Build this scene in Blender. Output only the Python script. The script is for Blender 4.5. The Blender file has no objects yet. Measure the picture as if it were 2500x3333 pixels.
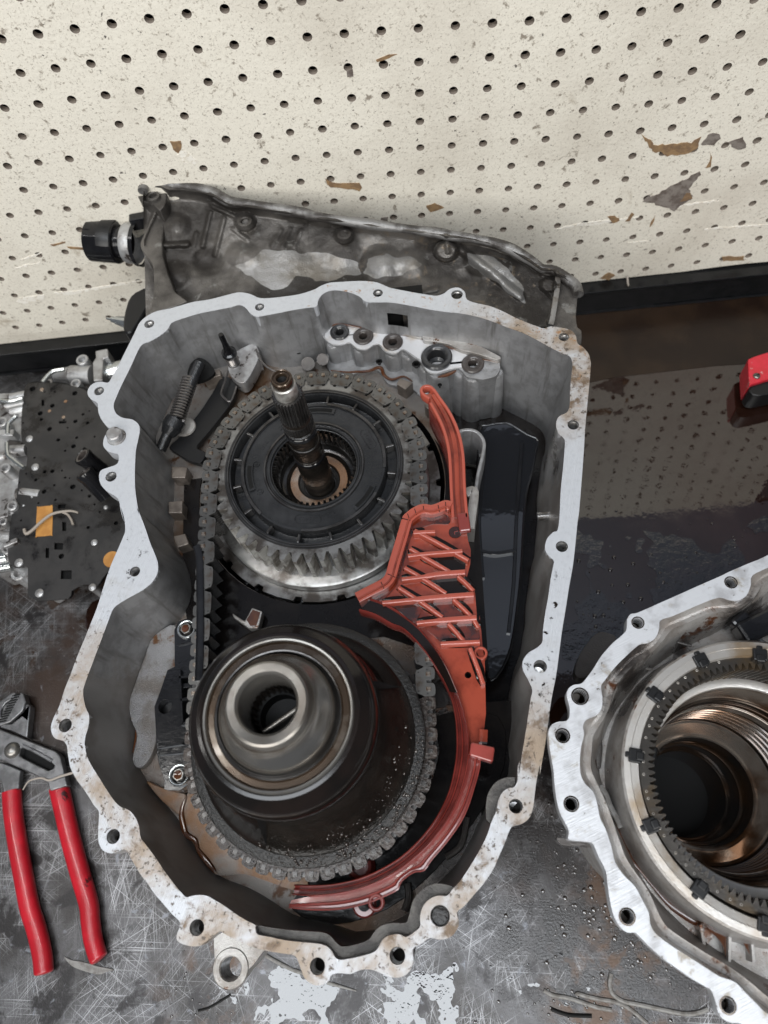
import bpy, bmesh, math, random
from mathutils import Vector, Matrix, noise as mnoise
from mathutils.geometry import tessellate_polygon
random.seed(7)
S = 0.001                                   # every size below is in millimetres
C = bpy.context.scene.collection
scn = bpy.context.scene

# ------------------------------------------------------------------ camera
CAMH = 662.0
F = 2457.4                                  # focal length in pixels of the 2500 x 3333 photograph
BX = ((0.99414002, 0.08934003, -0.06086039), (-0.05446399, 0.90027458, 0.43190201), (-0.0933772, 0.42605637, -0.8998648))
cam = bpy.data.cameras.new('camera'); camo = bpy.data.objects.new('camera', cam); C.objects.link(camo)
rot = Matrix([[r[0], r[1], -r[2]] for r in BX])
camo.matrix_world = Matrix.Translation((0, 0, CAMH*S)) @ rot.to_4x4()
cam.sensor_fit = 'VERTICAL'; cam.sensor_height = 36.0; cam.lens = F/3333*36.0
cam.clip_start = 0.01; cam.clip_end = 50
cam.dof.use_dof = True; cam.dof.focus_distance = 0.515; cam.dof.aperture_fstop = 9.0
scn.camera = camo

# ------------------------------------------------------------------ world, lamps, exposure
w = bpy.data.worlds.new('World'); scn.world = w; w.use_nodes = True
bg = w.node_tree.nodes['Background']; bg.inputs[0].default_value = (0.66, 0.74, 0.88, 1); bg.inputs[1].default_value = 0.11
def area(name, loc, target, sx, sy, power, col=(1, 1, 1)):
    l = bpy.data.lights.new(name, 'AREA'); l.shape = 'RECTANGLE'; l.size = sx; l.size_y = sy; l.energy = power; l.color = col
    o = bpy.data.objects.new(name, l); C.objects.link(o); o.location = loc
    o.rotation_euler = (Vector(target)-Vector(loc)).to_track_quat('-Z', 'Y').to_euler()
    return o
area('ceiling_light', (-0.2, -0.50, 2.3), (-0.1, 0.1, 0), 1.8, 0.62, 36, (0.90, 0.95, 1.0))
area('strip_light', (-0.9, 0.25, 2.2), (0, 0.3, 0.1), 0.07, 1.3, 8, (1.0, 0.98, 0.95))
area('window_light', (0.75, -1.25, 1.75), (0, 0.1, 0.2), 0.2, 0.9, 17, (1.0, 0.98, 0.95))
area('open_door_light', (-0.9, -2.1, 1.9), (0, 0.5, 0.35), 2.2, 1.3, 68, (1.0, 0.985, 0.95))
scn.view_settings.view_transform = 'Standard'; scn.view_settings.look = 'None'
scn.view_settings.exposure = 0.0; scn.view_settings.gamma = 1.0
scn.cycles.max_bounces = 6; scn.cycles.glossy_bounces = 4; scn.cycles.diffuse_bounces = 3
scn.cycles.use_denoising = True

# ------------------------------------------------------------------ measuring helpers: photograph pixel + known height -> place
def ray(px, py):
    a, b = (px-1250)/F, -(py-1666.5)/F
    return Vector((BX[0][0]*a+BX[0][1]*b+BX[0][2], BX[1][0]*a+BX[1][1]*b+BX[1][2], BX[2][0]*a+BX[2][1]*b+BX[2][2]))
def U(px, py, z):
    d = ray(px, py); t = -(CAMH-z)/d.z
    return Vector((d.x*t, d.y*t, z))
def proj(p):
    q = p-Vector((0, 0, CAMH))
    r = sum(BX[i][0]*q[i] for i in range(3)); u = sum(BX[i][1]*q[i] for i in range(3)); f = sum(BX[i][2]*q[i] for i in range(3))
    return 1250+F*r/f, 1666.5-F*u/f
def zz(ox, oy, s, pts): return [(ox+x/s, oy+y/s) for x, y in pts]
A = lambda *p: zz(150, 900, 2.0, p)
B = lambda *p: zz(100, 1650, 2.0, p)
Cc = lambda *p: zz(150, 2350, 2.0, p)
D = lambda *p: zz(850, 850, 2.0, p)
E = lambda *p: zz(1300, 900, 2.0, p)
Fq = lambda *p: zz(1300, 1700, 2.0, p)
G = lambda *p: zz(1200, 2450, 2.0, p)
H = lambda *p: zz(500, 2500, 2.0, p)
R4 = lambda *p: zz(1150, 1200, 2.458, p)
R5 = lambda *p: zz(550, 1950, 1.508, p)
K = lambda *p: zz(1750, 1750, 2.212, p)
L = lambda *p: zz(1750, 2500, 2.212, p)
Vb = lambda *p: zz(0, 1080, 2.404, p)
Pl = lambda *p: zz(0, 2200, 2.212, p)
Tr = lambda *p: zz(2000, 850, 2.212, p)
Hs = lambda *p: zz(250, 550, 2.0, p)
R2 = lambda *p: zz(1000, 0, 1.659, p)
def UU(pts, z): return [U(x, y, z) for x, y in pts]
def crom(pts, n=3, closed=True):
    out = []; N = len(pts)
    for i in range(N if closed else N-1):
        g = (lambda k: Vector(pts[k % N])) if closed else (lambda k: Vector(pts[min(max(k, 0), N-1)]))
        p0, p1, p2, p3 = g(i-1), g(i), g(i+1), g(i+2)
        for k in range(n):
            t = k/n
            out.append(0.5*((2*p1)+(p2-p0)*t+(2*p0-5*p1+4*p2-p3)*t*t+(3*p1-p0-3*p2+p3)*t**3))
    if not closed: out.append(Vector(pts[-1]))
    return out
def resample(pts, n, closed=True):
    P = [Vector(p) for p in pts]
    if closed: P.append(P[0])
    d = [0]
    for i in range(len(P)-1): d.append(d[-1]+(P[i+1]-P[i]).length)
    out = []; j = 0; m = n if closed else n-1
    for k in range(n):
        s = d[-1]*k/m
        while j < len(d)-2 and d[j+1] < s: j += 1
        seg = d[j+1]-d[j]
        out.append(P[j].lerp(P[j+1], (s-d[j])/seg if seg > 1e-9 else 0))
    return out
def avg(pts, wdt):
    N = len(pts); out = []
    for i in range(N):
        v = Vector((0, 0, 0))
        for k in range(-wdt, wdt+1): v += pts[(i+k) % N]
        out.append(v/(2*wdt+1))
    return out
def area2(pts): return sum(pts[i].x*pts[(i+1) % len(pts)].y-pts[(i+1) % len(pts)].x*pts[i].y for i in range(len(pts)))/2
def inset(pts, d):
    N = len(pts); sg = 1 if area2(pts) > 0 else -1; out = []
    for i in range(N):
        t = pts[(i+1) % N]-pts[i-1]; t.z = 0
        if t.length < 1e-9: t = Vector((1, 0, 0))
        t.normalize(); out.append(pts[i]+Vector((-t.y, t.x, 0))*sg*d)
    return out

# ------------------------------------------------------------------ object helpers
WL = {}
def empty(name, loc, label, cat, group=None):
    o = bpy.data.objects.new(name, None); C.objects.link(o); o.location = Vector(loc)*S; o.empty_display_size = 0.02
    WL[o.name] = Vector(loc); o['label'] = label; o['category'] = cat
    if group: o['group'] = group
    return o
def tag(o, label, cat, group=None):
    o['label'] = label; o['category'] = cat
    if group: o['group'] = group
    return o
def link(name, me, mat, parent=None, loc=None, kind=None):
    o = bpy.data.objects.new(name, me); C.objects.link(o)
    if mat and not me.materials: me.materials.append(mat)
    base = WL.get(parent.name, Vector((0, 0, 0))) if parent else Vector((0, 0, 0))
    l = Vector(loc) if loc is not None else Vector((0, 0, 0))
    o.location = (l-base)*S; WL[o.name] = l
    if parent: o.parent = parent
    if kind: o['kind'] = kind
    return o
class MB:
    def __init__(s): s.v = []; s.f = []
    def add(s, vs, fs):
        b = len(s.v); s.v += [Vector(v) for v in vs]; s.f += [tuple(i+b for i in f) for f in fs]
    def box(s, c, sx, sy, sz, rz=0, M3=None):
        m = M3 or Matrix.Rotation(rz, 3, 'Z'); c = Vector(c)
        vs = [c+m @ Vector((x*sx/2, y*sy/2, z*sz/2)) for z in (-1, 1) for x, y in ((-1, -1), (1, -1), (1, 1), (-1, 1))]
        s.add(vs, [(3, 2, 1, 0), (4, 5, 6, 7), (0, 1, 5, 4), (1, 2, 6, 5), (2, 3, 7, 6), (3, 0, 4, 7)])
    def lathe(s, prof, c, n=48, M3=None, a0=0, a1=None, close=False):
        c = Vector(c); m = M3 or Matrix.Identity(3); full = a1 is None; k = n if full else n+1; vs = []; fs = []
        for r, z in prof:
            for i in range(k):
                a = a0+((2*math.pi if full else a1-a0)*i/n); vs.append(c+m @ Vector((r*math.cos(a), r*math.sin(a), z)))
        np_ = len(prof)
        for j in range(np_ if close else np_-1):
            j2 = (j+1) % np_
            for i in range(k if full else k-1):
                i2 = (i+1) % k; fs.append((j*k+i, j*k+i2, j2*k+i2, j2*k+i))
        s.add(vs, fs)
    def cyl(s, p, q, r, r2=None, n=20, cap=True):
        p, q = Vector(p), Vector(q); r2 = r if r2 is None else r2
        m = (q-p).to_track_quat('Z', 'Y').to_matrix(); vs = []; fs = []
        for b, rr in ((p, r), (q, r2)):
            for i in range(n): a = 2*math.pi*i/n; vs.append(b+m @ Vector((rr*math.cos(a), rr*math.sin(a), 0)))
        for i in range(n): fs.append((i, (i+1) % n, n+(i+1) % n, n+i))
        if cap: fs += [tuple(range(n-1, -1, -1)), tuple(range(n, 2*n))]
        s.add(vs, fs)
    def tube(s, pts, r, n=8, flat=1.0):
        P = [Vector(p) for p in pts]; N = len(P); vs = []; fs = []
        for i in range(N):
            t = (P[min(i+1, N-1)]-P[max(i-1, 0)]).normalized()
            sd = t.cross(Vector((0, 0, 1)))
            sd = sd.normalized() if sd.length > 1e-3 else Vector((1, 0, 0)); up = sd.cross(t)
            rr = r(i/(N-1)) if callable(r) else r
            for k in range(n): a = 2*math.pi*k/n; vs.append(P[i]+sd*rr*math.cos(a)+up*rr*flat*math.sin(a))
        for i in range(N-1):
            for k in range(n): fs.append((i*n+k, i*n+(k+1) % n, (i+1)*n+(k+1) % n, (i+1)*n+k))
        fs += [tuple(range(n-1, -1, -1)), tuple(range((N-1)*n, N*n))]
        s.add(vs, fs)
    def prism(s, top, dz, holes=()):
        loops = [list(top)]+[list(h) for h in holes]
        try: tris = tessellate_polygon([[Vector((p.x, p.y, 0)) for p in lp] for lp in loops])
        except Exception: tris = []
        flat = [p for lp in loops for p in lp]; n = len(flat)
        low = [p-Vector((0, 0, dz)) for p in flat]
        fs = [t for t in tris]+[tuple(i+n for i in reversed(t)) for t in tris]; o = 0
        for lp in loops:
            k = len(lp)
            for i in range(k): a, b = o+i, o+(i+1) % k; fs.append((a, b, b+n, a+n))
            o += k
        s.add(flat+low, fs)
    def rib(s, pts, wd, h, z0=None):
        """a bar with a flat top following pts (its top line), wd wide, h deep"""
        P = [Vector(p) for p in pts]; N = len(P); vs = []; fs = []
        for i in range(N):
            t = P[min(i+1, N-1)]-P[max(i-1, 0)]; t.z = 0; t.normalize(); sd = Vector((-t.y, t.x, 0))
            ww = (wd(i/(N-1)) if callable(wd) else wd)/2
            for a, b in ((-ww, -h), (-ww, -.35), (-ww*.72, 0), (ww*.72, 0), (ww, -.35), (ww, -h)): vs.append(P[i]+sd*a+Vector((0, 0, b)))
        for i in range(N-1):
            for k in range(6): fs.append((i*6+k, i*6+(k+1) % 6, (i+1)*6+(k+1) % 6, (i+1)*6+k))
        fs += [(5, 4, 3, 2, 1, 0), tuple((N-1)*6+k for k in range(6))]
        s.add(vs, fs)
    def mesh(s, name, smooth=True, ang=35, fix=True):
        me = bpy.data.meshes.new(name); me.from_pydata([v*S for v in s.v], [], s.f)
        if fix:
            bm = bmesh.new(); bm.from_mesh(me); bmesh.ops.remove_doubles(bm, verts=bm.verts, dist=1e-7)
            bmesh.ops.recalc_face_normals(bm, faces=bm.faces); bm.to_mesh(me); bm.free()
        if smooth:
            me.shade_smooth(); me.set_sharp_from_angle(angle=math.radians(ang))
        return me
    def put(s, name, mat, parent=None, smooth=True, ang=35, kind=None, bevel=0, fix=True):
        o = link(name, s.mesh(name, smooth, ang, fix), mat, parent, kind=kind)
        if bevel:
            b = o.modifiers.new('bevel', 'BEVEL'); b.width = bevel*S; b.segments = 2; b.limit_method = 'ANGLE'; b.angle_limit = math.radians(40)
            b.use_clamp_overlap = True
        return o
def set_attr(o, name, vals):
    a = o.data.attributes.new(name, 'FLOAT', 'POINT'); a.data.foreach_set('value', vals)
def circ(c, r, n=20, ph=0): return [Vector(c)+Vector((r*math.cos(ph+2*math.pi*i/n), r*math.sin(ph+2*math.pi*i/n), 0)) for i in range(n)]
def pxr(px, py, z, rpx): return rpx*(U(px+1, py, z)-U(px, py, z)).length

# ------------------------------------------------------------------ materials (procedural, object space in metres)
def mat(name, col, rough=0.5, metal=0.0, col2=None, sc=40, lo=0.4, hi=0.62, rough2=None, metal2=None, bump=0.0, bsc=400, spots=None, coat=0.0,
        scratch=None, rnd=0.0, spec=0.5, aniso=None, ramp2=None, alpha=None, det=6, attr=None, streak=None, ior=None, turned=0.0):
    m = bpy.data.materials.new(name); m.use_nodes = True; nt = m.node_tree; N = nt.nodes; Lk = nt.links
    p = N['Principled BSDF']; tc = N.new('ShaderNodeTexCoord'); co = tc.outputs['Object']
    p.inputs['Roughness'].default_value = rough; p.inputs['Metallic'].default_value = metal
    p.inputs['Coat Weight'].default_value = coat; p.inputs['Coat Roughness'].default_value = 0.06
    p.inputs['Specular IOR Level'].default_value = spec
    def nz(scale, detail=det, rgh=0.6, vec=None, dist=0.0):
        n = N.new('ShaderNodeTexNoise'); n.inputs['Scale'].default_value = scale; n.inputs['Detail'].default_value = detail
        n.inputs['Roughness'].default_value = rgh; n.inputs['Distortion'].default_value = dist; Lk.new(vec or co, n.inputs['Vector']); return n.outputs['Fac']
    def rmp(f, a, b):
        r = N.new('ShaderNodeMapRange'); r.inputs['From Min'].default_value = a; r.inputs['From Max'].default_value = b; r.interpolation_type = 'SMOOTHSTEP'
        Lk.new(f, r.inputs['Value']); return r.outputs['Result']
    def mixc(f, a, b):
        x = N.new('ShaderNodeMix'); x.data_type = 'RGBA'; Lk.new(f, x.inputs['Factor'])
        for s_, v in ((6, a), (7, b)):
            if isinstance(v, tuple): x.inputs[s_].default_value = (*v, 1)
            else: Lk.new(v, x.inputs[s_])
        return x.outputs[2]
    def mixf(f, a, b):
        x = N.new('ShaderNodeMix'); x.data_type = 'FLOAT'; Lk.new(f, x.inputs[0])
        for s_, v in ((2, a), (3, b)):
            if isinstance(v, (int, float)): x.inputs[s_].default_value = v
            else: Lk.new(v, x.inputs[s_])
        return x.outputs[0]
    c = tuple(col); r = rough; mt = metal
    if col2:
        f = rmp(nz(sc), lo, hi); c = mixc(f, c, tuple(col2))
        if rough2 is not None: r = mixf(f, r, rough2)
        if metal2 is not None: mt = mixf(f, mt, metal2)
    if scratch:
        scol, amount, srough = scratch; tot = None
        for i, (ang, s1, s2) in enumerate(((0.25, 1500, 7), (1.1, 1300, 8), (2.2, 1600, 10), (2.8, 1400, 6), (1.65, 1100, 9), (0.7, 1700, 12), (-0.12, 1900, 5))):
            mr = N.new('ShaderNodeMapping'); mr.inputs['Rotation'].default_value = (0, 0, ang); Lk.new(co, mr.inputs['Vector'])
            mp = N.new('ShaderNodeMapping'); mp.inputs['Scale'].default_value = (s1, s2, 1)
            mp.inputs['Location'].default_value = (i*3.1, i*1.7, 0); Lk.new(mr.outputs[0], mp.inputs['Vector'])
            n = N.new('ShaderNodeTexNoise'); n.inputs['Scale'].default_value = 1.0; n.inputs['Detail'].default_value = 2.0; n.inputs['Distortion'].default_value = 0.0
            Lk.new(mp.outputs[0], n.inputs['Vector']); f = rmp(n.outputs['Fac'], amount, amount+0.13)
            if tot is None: tot = f
            else:
                mx = N.new('ShaderNodeMath'); mx.operation = 'MAXIMUM'; Lk.new(tot, mx.inputs[0]); Lk.new(f, mx.inputs[1]); tot = mx.outputs[0]
        mu = N.new('ShaderNodeMath'); mu.operation = 'MULTIPLY'; Lk.new(tot, mu.inputs[0]); Lk.new(rmp(nz(17, 3), .36, .60), mu.inputs[1]); tot = mu.outputs[0]
        c = mixc(tot, c, tuple(scol)); r = mixf(tot, r, srough)
    for (scol, ssc, slo, shi, *rest) in (spots or []):
        vec = None
        f = rmp(nz(ssc, 5, 0.65, dist=0.3), slo, shi)
        if rest and rest[0]:                                  # a stain that keeps to one region: ((x, y, z) centre in mm, radius in mm)
            g = None
            for cx, cy, cz, rad in rest[0]:
                v = N.new('ShaderNodeVectorMath'); v.operation = 'DISTANCE'; Lk.new(co, v.inputs[0]); v.inputs[1].default_value = (cx*S, cy*S, cz*S)
                q = rmp(v.outputs['Value'], rad*S, rad*S*0.45)
                if g is None: g = q
                else:
                    mx = N.new('ShaderNodeMath'); mx.operation = 'MAXIMUM'; Lk.new(g, mx.inputs[0]); Lk.new(q, mx.inputs[1]); g = mx.outputs[0]
            mu = N.new('ShaderNodeMath'); mu.operation = 'MULTIPLY'; Lk.new(f, mu.inputs[0]); Lk.new(g, mu.inputs[1]); f = mu.outputs[0]
        c = mixc(f, c, tuple(scol))
        if len(rest) > 1: r = mixf(f, r, rest[1])
        if len(rest) > 2: mt = mixf(f, mt, rest[2])
    if streak:
        scol, svec, slo, shi = streak
        mp = N.new('ShaderNodeMapping'); mp.inputs['Scale'].default_value = svec; Lk.new(co, mp.inputs['Vector'])
        c = mixc(rmp(nz(1.0, 4, 0.6, mp.outputs[0]), slo, shi), c, tuple(scol))
    if attr:                                                  # worn or wet regions with soft, broken edges
        aname, acol, acol2, ar, am = attr
        at_ = N.new('ShaderNodeAttribute'); at_.attribute_name = aname
        ad = N.new('ShaderNodeMath'); ad.operation = 'MULTIPLY_ADD'; Lk.new(nz(70, 6, .65), ad.inputs[0]); ad.inputs[1].default_value = 0.9; Lk.new(at_.outputs['Fac'], ad.inputs[2])
        f = rmp(ad.outputs[0], 0.86, 1.06); ac = mixc(rmp(nz(24, 5), .42, .64), tuple(acol), tuple(acol2))
        c = mixc(f, c, ac); r = mixf(f, r, ar); mt = mixf(f, mt, am)
    if rnd:
        oi = N.new('ShaderNodeObjectInfo'); hs = N.new('ShaderNodeHueSaturation'); hs.inputs['Hue'].default_value = 0.5
        mr = N.new('ShaderNodeMapRange'); mr.inputs['To Min'].default_value = 1-rnd; mr.inputs['To Max'].default_value = 1+rnd; Lk.new(oi.outputs['Random'], mr.inputs['Value'])
        Lk.new(mr.outputs[0], hs.inputs['Value'])
        if isinstance(c, tuple): hs.inputs['Color'].default_value = (*c, 1)
        else: Lk.new(c, hs.inputs['Color'])
        c = hs.outputs['Color']
    if isinstance(c, tuple): p.inputs['Base Color'].default_value = (*c, 1)
    else: Lk.new(c, p.inputs['Base Color'])
    if not isinstance(r, (int, float)): Lk.new(r, p.inputs['Roughness'])
    if not isinstance(mt, (int, float)): Lk.new(mt, p.inputs['Metallic'])
    if bump:
        b = N.new('ShaderNodeBump'); b.inputs['Strength'].default_value = bump; b.inputs['Distance'].default_value = 0.001
        if aniso:                                             # turned or milled grain: fine parallel grooves
            mr = N.new('ShaderNodeMapping'); mr.inputs['Rotation'].default_value = (0, 0, aniso[0]); Lk.new(co, mr.inputs['Vector']); mp = N.new('ShaderNodeMapping'); mp.inputs['Scale'].default_value = aniso[1]; Lk.new(mr.outputs[0], mp.inputs['Vector'])
            Lk.new(nz(1.0, 3, 0.6, mp.outputs[0]), b.inputs['Height'])
        else: Lk.new(nz(bsc, 4, 0.65), b.inputs['Height'])
        Lk.new(b.outputs[0], p.inputs['Normal'])
    if turned:                                                # lathe-turned sheen: highlights run across the grooves
        p.inputs['Anisotropic'].default_value = turned; tg = N.new('ShaderNodeTangent'); tg.direction_type = 'RADIAL'; tg.axis = 'Z'; Lk.new(tg.outputs[0], p.inputs['Tangent'])
    if ior: p.inputs['IOR'].default_value = ior
    if alpha is not None: p.inputs['Transmission Weight'].default_value = alpha; p.inputs['IOR'].default_value = 1.45
    return m
BR = (0.10, 0.045, 0.018)
m_board = mat('pegboard_paint', (0.80, 0.755, 0.655), 0.55, col2=(0.67, 0.62, 0.53), sc=9, lo=0.42, hi=0.72, bump=0.35, bsc=260,
              spots=[((0.50, 0.455, 0.385), 620, 0.53, 0.70), ((0.42, 0.375, 0.31), 330, 0.58, 0.68), ((0.13, 0.115, 0.10), 210, 0.66, 0.70), ((0.30, 0.26, 0.21), 90, 0.62, 0.70), ((0.40, 0.34, 0.26), 22, 0.64, 0.78)])
m_hole = mat('pegboard_hole_wall', (0.20, 0.165, 0.135), 0.8)
m_back = mat('dark_wall_behind_board', (0.018, 0.017, 0.018), 0.9)
m_torn = mat('torn_hardboard', (0.30, 0.19, 0.095), 0.9, col2=(0.20, 0.125, 0.07), sc=160, bump=0.6, bsc=900)
m_torn2 = mat('torn_hardboard_dark', (0.12, 0.095, 0.08), 0.85, col2=(0.23, 0.20, 0.175), sc=120, bump=0.6, bsc=700)
m_scuff = mat('white_scuff', (0.84, 0.80, 0.72), 0.6, col2=(0.66, 0.60, 0.50), sc=300, lo=0.5, hi=0.6)
m_rail = mat('black_painted_steel', (0.004, 0.0045, 0.005), 0.30, col2=(0.007, 0.007, 0.008), sc=60, bump=0.12, bsc=500, spec=0.35)
m_brownstrip = mat('dark_brown_sheet', (0.010, 0.005, 0.003), 0.30, col2=(0.020, 0.011, 0.006), sc=14, bump=0.05, bsc=200, spec=0.35)
m_bench = mat('scratched_bench_steel', (0.028, 0.025, 0.023), 0.30, 0.55, col2=(0.095, 0.093, 0.096), sc=13, lo=0.36, hi=0.66, rough2=0.38, bump=0.2, bsc=600,
              spots=[((0.022, 0.020, 0.020), 30, 0.50, 0.62, None, 0.30), ((0.035, 0.022, 0.016), 9, 0.42, 0.56, [(-330, 250, 0, 190), (150, 0, 0, 120), (60, 20, 0, 60), (-240, 120, 0, 120)], 0.22, 0.2), ((0.15, 0.155, 0.17), 90, 0.60, 0.72, None, 0.34),
                     ((0.012, 0.009, 0.008), 22, 0.40, 0.54, [(110, 10, 0, 85), (130, -40, 0, 95), (60, -60, 0, 60), (70, 40, 0, 80), (200, -60, 0, 50)], 0.16, 0.1), ((0.055, 0.028, 0.013), 26, 0.50, 0.62, [(120, 10, 0, 60), (150, -50, 0, 70), (-190, -60, 0, 40), (-200, -110, 0, 45), (205, -75, 0, 45), (-180, -20, 0, 45), (100, -90, 0, 60)], 0.30, 0.3),
                     ((0.03, 0.018, 0.012), 40, 0.56, 0.62, [(-205, -90, 0, 60), (150, -20, 0, 80), (-330, 240, 0, 120)], 0.25, 0.2)],
              scratch=((0.40, 0.40, 0.41), 0.60, 0.38))
m_film = mat('brown_oil_film', (0.014, 0.006, 0.004), 0.03, 0.0, col2=(0.020, 0.010, 0.008), sc=20, lo=0.5, hi=0.7, rough2=0.10, bump=0.12, bsc=30, ior=1.8)
m_filmb = mat('rippled_oil_film', (0.007, 0.006, 0.006), 0.08, 0.0, col2=(0.012, 0.008, 0.008), sc=50, bump=0.6, bsc=130, ior=1.9)
m_drop = mat('oil_drops', (0.012, 0.006, 0.003), 0.03, 0.0, ior=1.9)
m_puddle = mat('thin_oil_puddle', (0.022, 0.021, 0.021), 0.06, 0.15, bump=0.7, bsc=55, ior=1.75)

# left case
RS = [(-150, -10, 207, 130), (-225, 60, 207, 130), (50, 10, 207, 110), (-40, -20, 207, 120), (90, 330, 207, 90)]
m_rim = mat('milled_aluminium_face', (0.49, 0.505, 0.53), 0.42, 0.35, col2=(0.455, 0.468, 0.492), sc=300, lo=0.48, hi=0.66, bump=0.45, aniso=(0.35, (2200, 90, 60)),
            spots=[((0.29, 0.225, 0.165), 30, 0.34, 0.66, RS, 0.5), ((0.15, 0.105, 0.07), 75, 0.53, 0.68, RS, 0.42), ((0.05, 0.033, 0.022), 330, 0.57, 0.66, RS, 0.38), ((0.40, 0.395, 0.39), 35, 0.58, 0.78), ((0.10, 0.08, 0.065), 330, 0.60, 0.66, RS, 0.4),
                   ((0.30, 0.17, 0.09), 120, 0.60, 0.68, [(-20, 410, 207, 90), (80, 370, 207, 110)], 0.4),
                   ((0.02, 0.014, 0.01), 150, 0.60, 0.66, [(70, 120, 207, 60), (80, 60, 207, 40), (-215, 200, 207, 30)], 0.2)])
m_cast = mat('grey_cast_aluminium', (0.34, 0.34, 0.345), 0.36, 0.6, col2=(0.26, 0.258, 0.258), sc=90, lo=0.40, hi=0.65, rough2=0.30, bump=0.3, bsc=1300, streak=((0.19, 0.185, 0.18), (170, 170, 9), 0.50, 0.72),
             attr=('wet', (0.25, 0.24, 0.232), (0.17, 0.155, 0.145), 0.36, 0.35),
             spots=[((0.045, 0.036, 0.03), 26, 0.46, 0.66, [(-160, 20, 150, 150), (30, -40, 150, 150), (95, 180, 140, 150), (-40, -90, 150, 170)], 0.22)])
m_castoil = mat('oil_wet_casting', (0.070, 0.063, 0.058), 0.30, 0.4, col2=(0.036, 0.030, 0.027), sc=24, lo=0.35, hi=0.7, bump=0.35, bsc=800, coat=0.1)
m_castblack = mat('black_oily_casting', (0.006, 0.005, 0.005), 0.14, 0.0, col2=(0.011, 0.009, 0.008), sc=36, bump=0.15, bsc=120, spec=0.2)
m_ledge = mat('dark_sooty_casting', (0.085, 0.078, 0.070), 0.36, 0.35, col2=(0.035, 0.031, 0.028), sc=60, bump=0.5, bsc=700)
m_floor = mat('oil_stained_casting_floor', (0.185, 0.172, 0.16), 0.40, 0.40, col2=(0.105, 0.060, 0.032), sc=22, lo=0.40, hi=0.66, rough2=0.30, bump=0.35, bsc=1100,
              spots=[((0.012, 0.009, 0.008), 20, 0.30, 0.46, [(60, 60, 140, 170), (0, -60, 140, 80)], 0.12), ((0.07, 0.03, 0.012), 60, 0.56, 0.66)])
m_brownpad = mat('rust_brown_oily_floor', (0.185, 0.098, 0.048), 0.32, 0.35, col2=(0.18, 0.155, 0.135), sc=30, lo=0.44, hi=0.62, bump=0.35, bsc=1100, spots=[((0.05, 0.02, 0.009), 60, 0.60, 0.68)])
m_foot = mat('sparkling_cast_foot', (0.27, 0.265, 0.265), 0.36, 0.6, col2=(0.17, 0.15, 0.135), sc=50, bump=0.7, bsc=1500, spots=[((0.12, 0.055, 0.022), 60, 0.60, 0.68)])
m_lug = mat('brown_grey_lug', (0.20, 0.17, 0.145), 0.36, 0.45, col2=(0.12, 0.10, 0.085), sc=80, bump=0.3, bsc=900)
m_well = mat('oily_well_and_root_shade', (0.008, 0.007, 0.007), 0.22, 0.1, col2=(0.016, 0.014, 0.014), sc=50, bump=0.2, bsc=500)  # near-black of the oily well; also paints the shade in the tooth roots
m_house = mat('grimy_casting', attr=('bare', (0.25, 0.245, 0.24), (0.17, 0.155, 0.135), 0.34, 0.6), col=(0.135, 0.125, 0.115), rough=0.36, metal=0.5, col2=(0.034, 0.030, 0.027), sc=17, lo=0.36, hi=0.60, rough2=0.50, bump=0.6, bsc=700,
              spots=[((0.20, 0.195, 0.185), 55, 0.60, 0.70, None, 0.38, 0.5), ((0.16, 0.13, 0.10), 90, 0.56, 0.68, [(60, 440, 190, 130), (110, 420, 190, 90)], 0.35, 0.5)])
m_bare = mat('bare_casting', (0.25, 0.245, 0.24), 0.36, 0.55, col2=(0.16, 0.145, 0.13), sc=40, bump=0.3, bsc=800,
             spots=[((0.05, 0.042, 0.035), 60, 0.57, 0.63)])
m_bare2 = mat('worn_flange_casting', (0.20, 0.195, 0.19), 0.38, 0.5, col2=(0.05, 0.045, 0.042), sc=45, lo=0.42, hi=0.6, bump=0.5, bsc=800)
m_shelf = mat('bright_seal_shelf', (0.55, 0.55, 0.56), 0.38, 0.35, col2=(0.42, 0.36, 0.30), sc=60, lo=0.52, hi=0.72, bump=0.2, bsc=900)
m_satin = mat('satin_casting', (0.40, 0.385, 0.365), 0.34, 0.55, col2=(0.24, 0.22, 0.20), sc=50, bump=0.45, bsc=900, spots=[((0.11, 0.042, 0.014), 80, 0.60, 0.67, None, 0.2)])
m_rubber = mat('black_rubber_seal', (0.018, 0.018, 0.019), 0.30, bump=0.05, coat=0.3)
m_rubberb = mat('brown_rubber_seal', (0.040, 0.033, 0.030), 0.34, coat=0.2)
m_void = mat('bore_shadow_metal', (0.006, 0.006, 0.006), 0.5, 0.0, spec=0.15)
m_bore = mat('threaded_bore', (0.40, 0.40, 0.40), 0.28, 0.85, col2=(0.16, 0.15, 0.14), sc=200)
m_oilrun = mat('red_brown_oil_run', (0.085, 0.028, 0.008), 0.10, 0.0, spec=0.7, col2=(0.05, 0.014, 0.004), sc=60)
m_plas = mat('black_plastic', (0.006, 0.006, 0.007), 0.13, 0.0, col2=(0.010, 0.010, 0.011), sc=50, bump=0.1, bsc=200, spec=0.4)
m_plasd = mat('dull_black_plastic', (0.009, 0.009, 0.0095), 0.34, 0.0, spec=0.3, bump=0.1, bsc=500)

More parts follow.
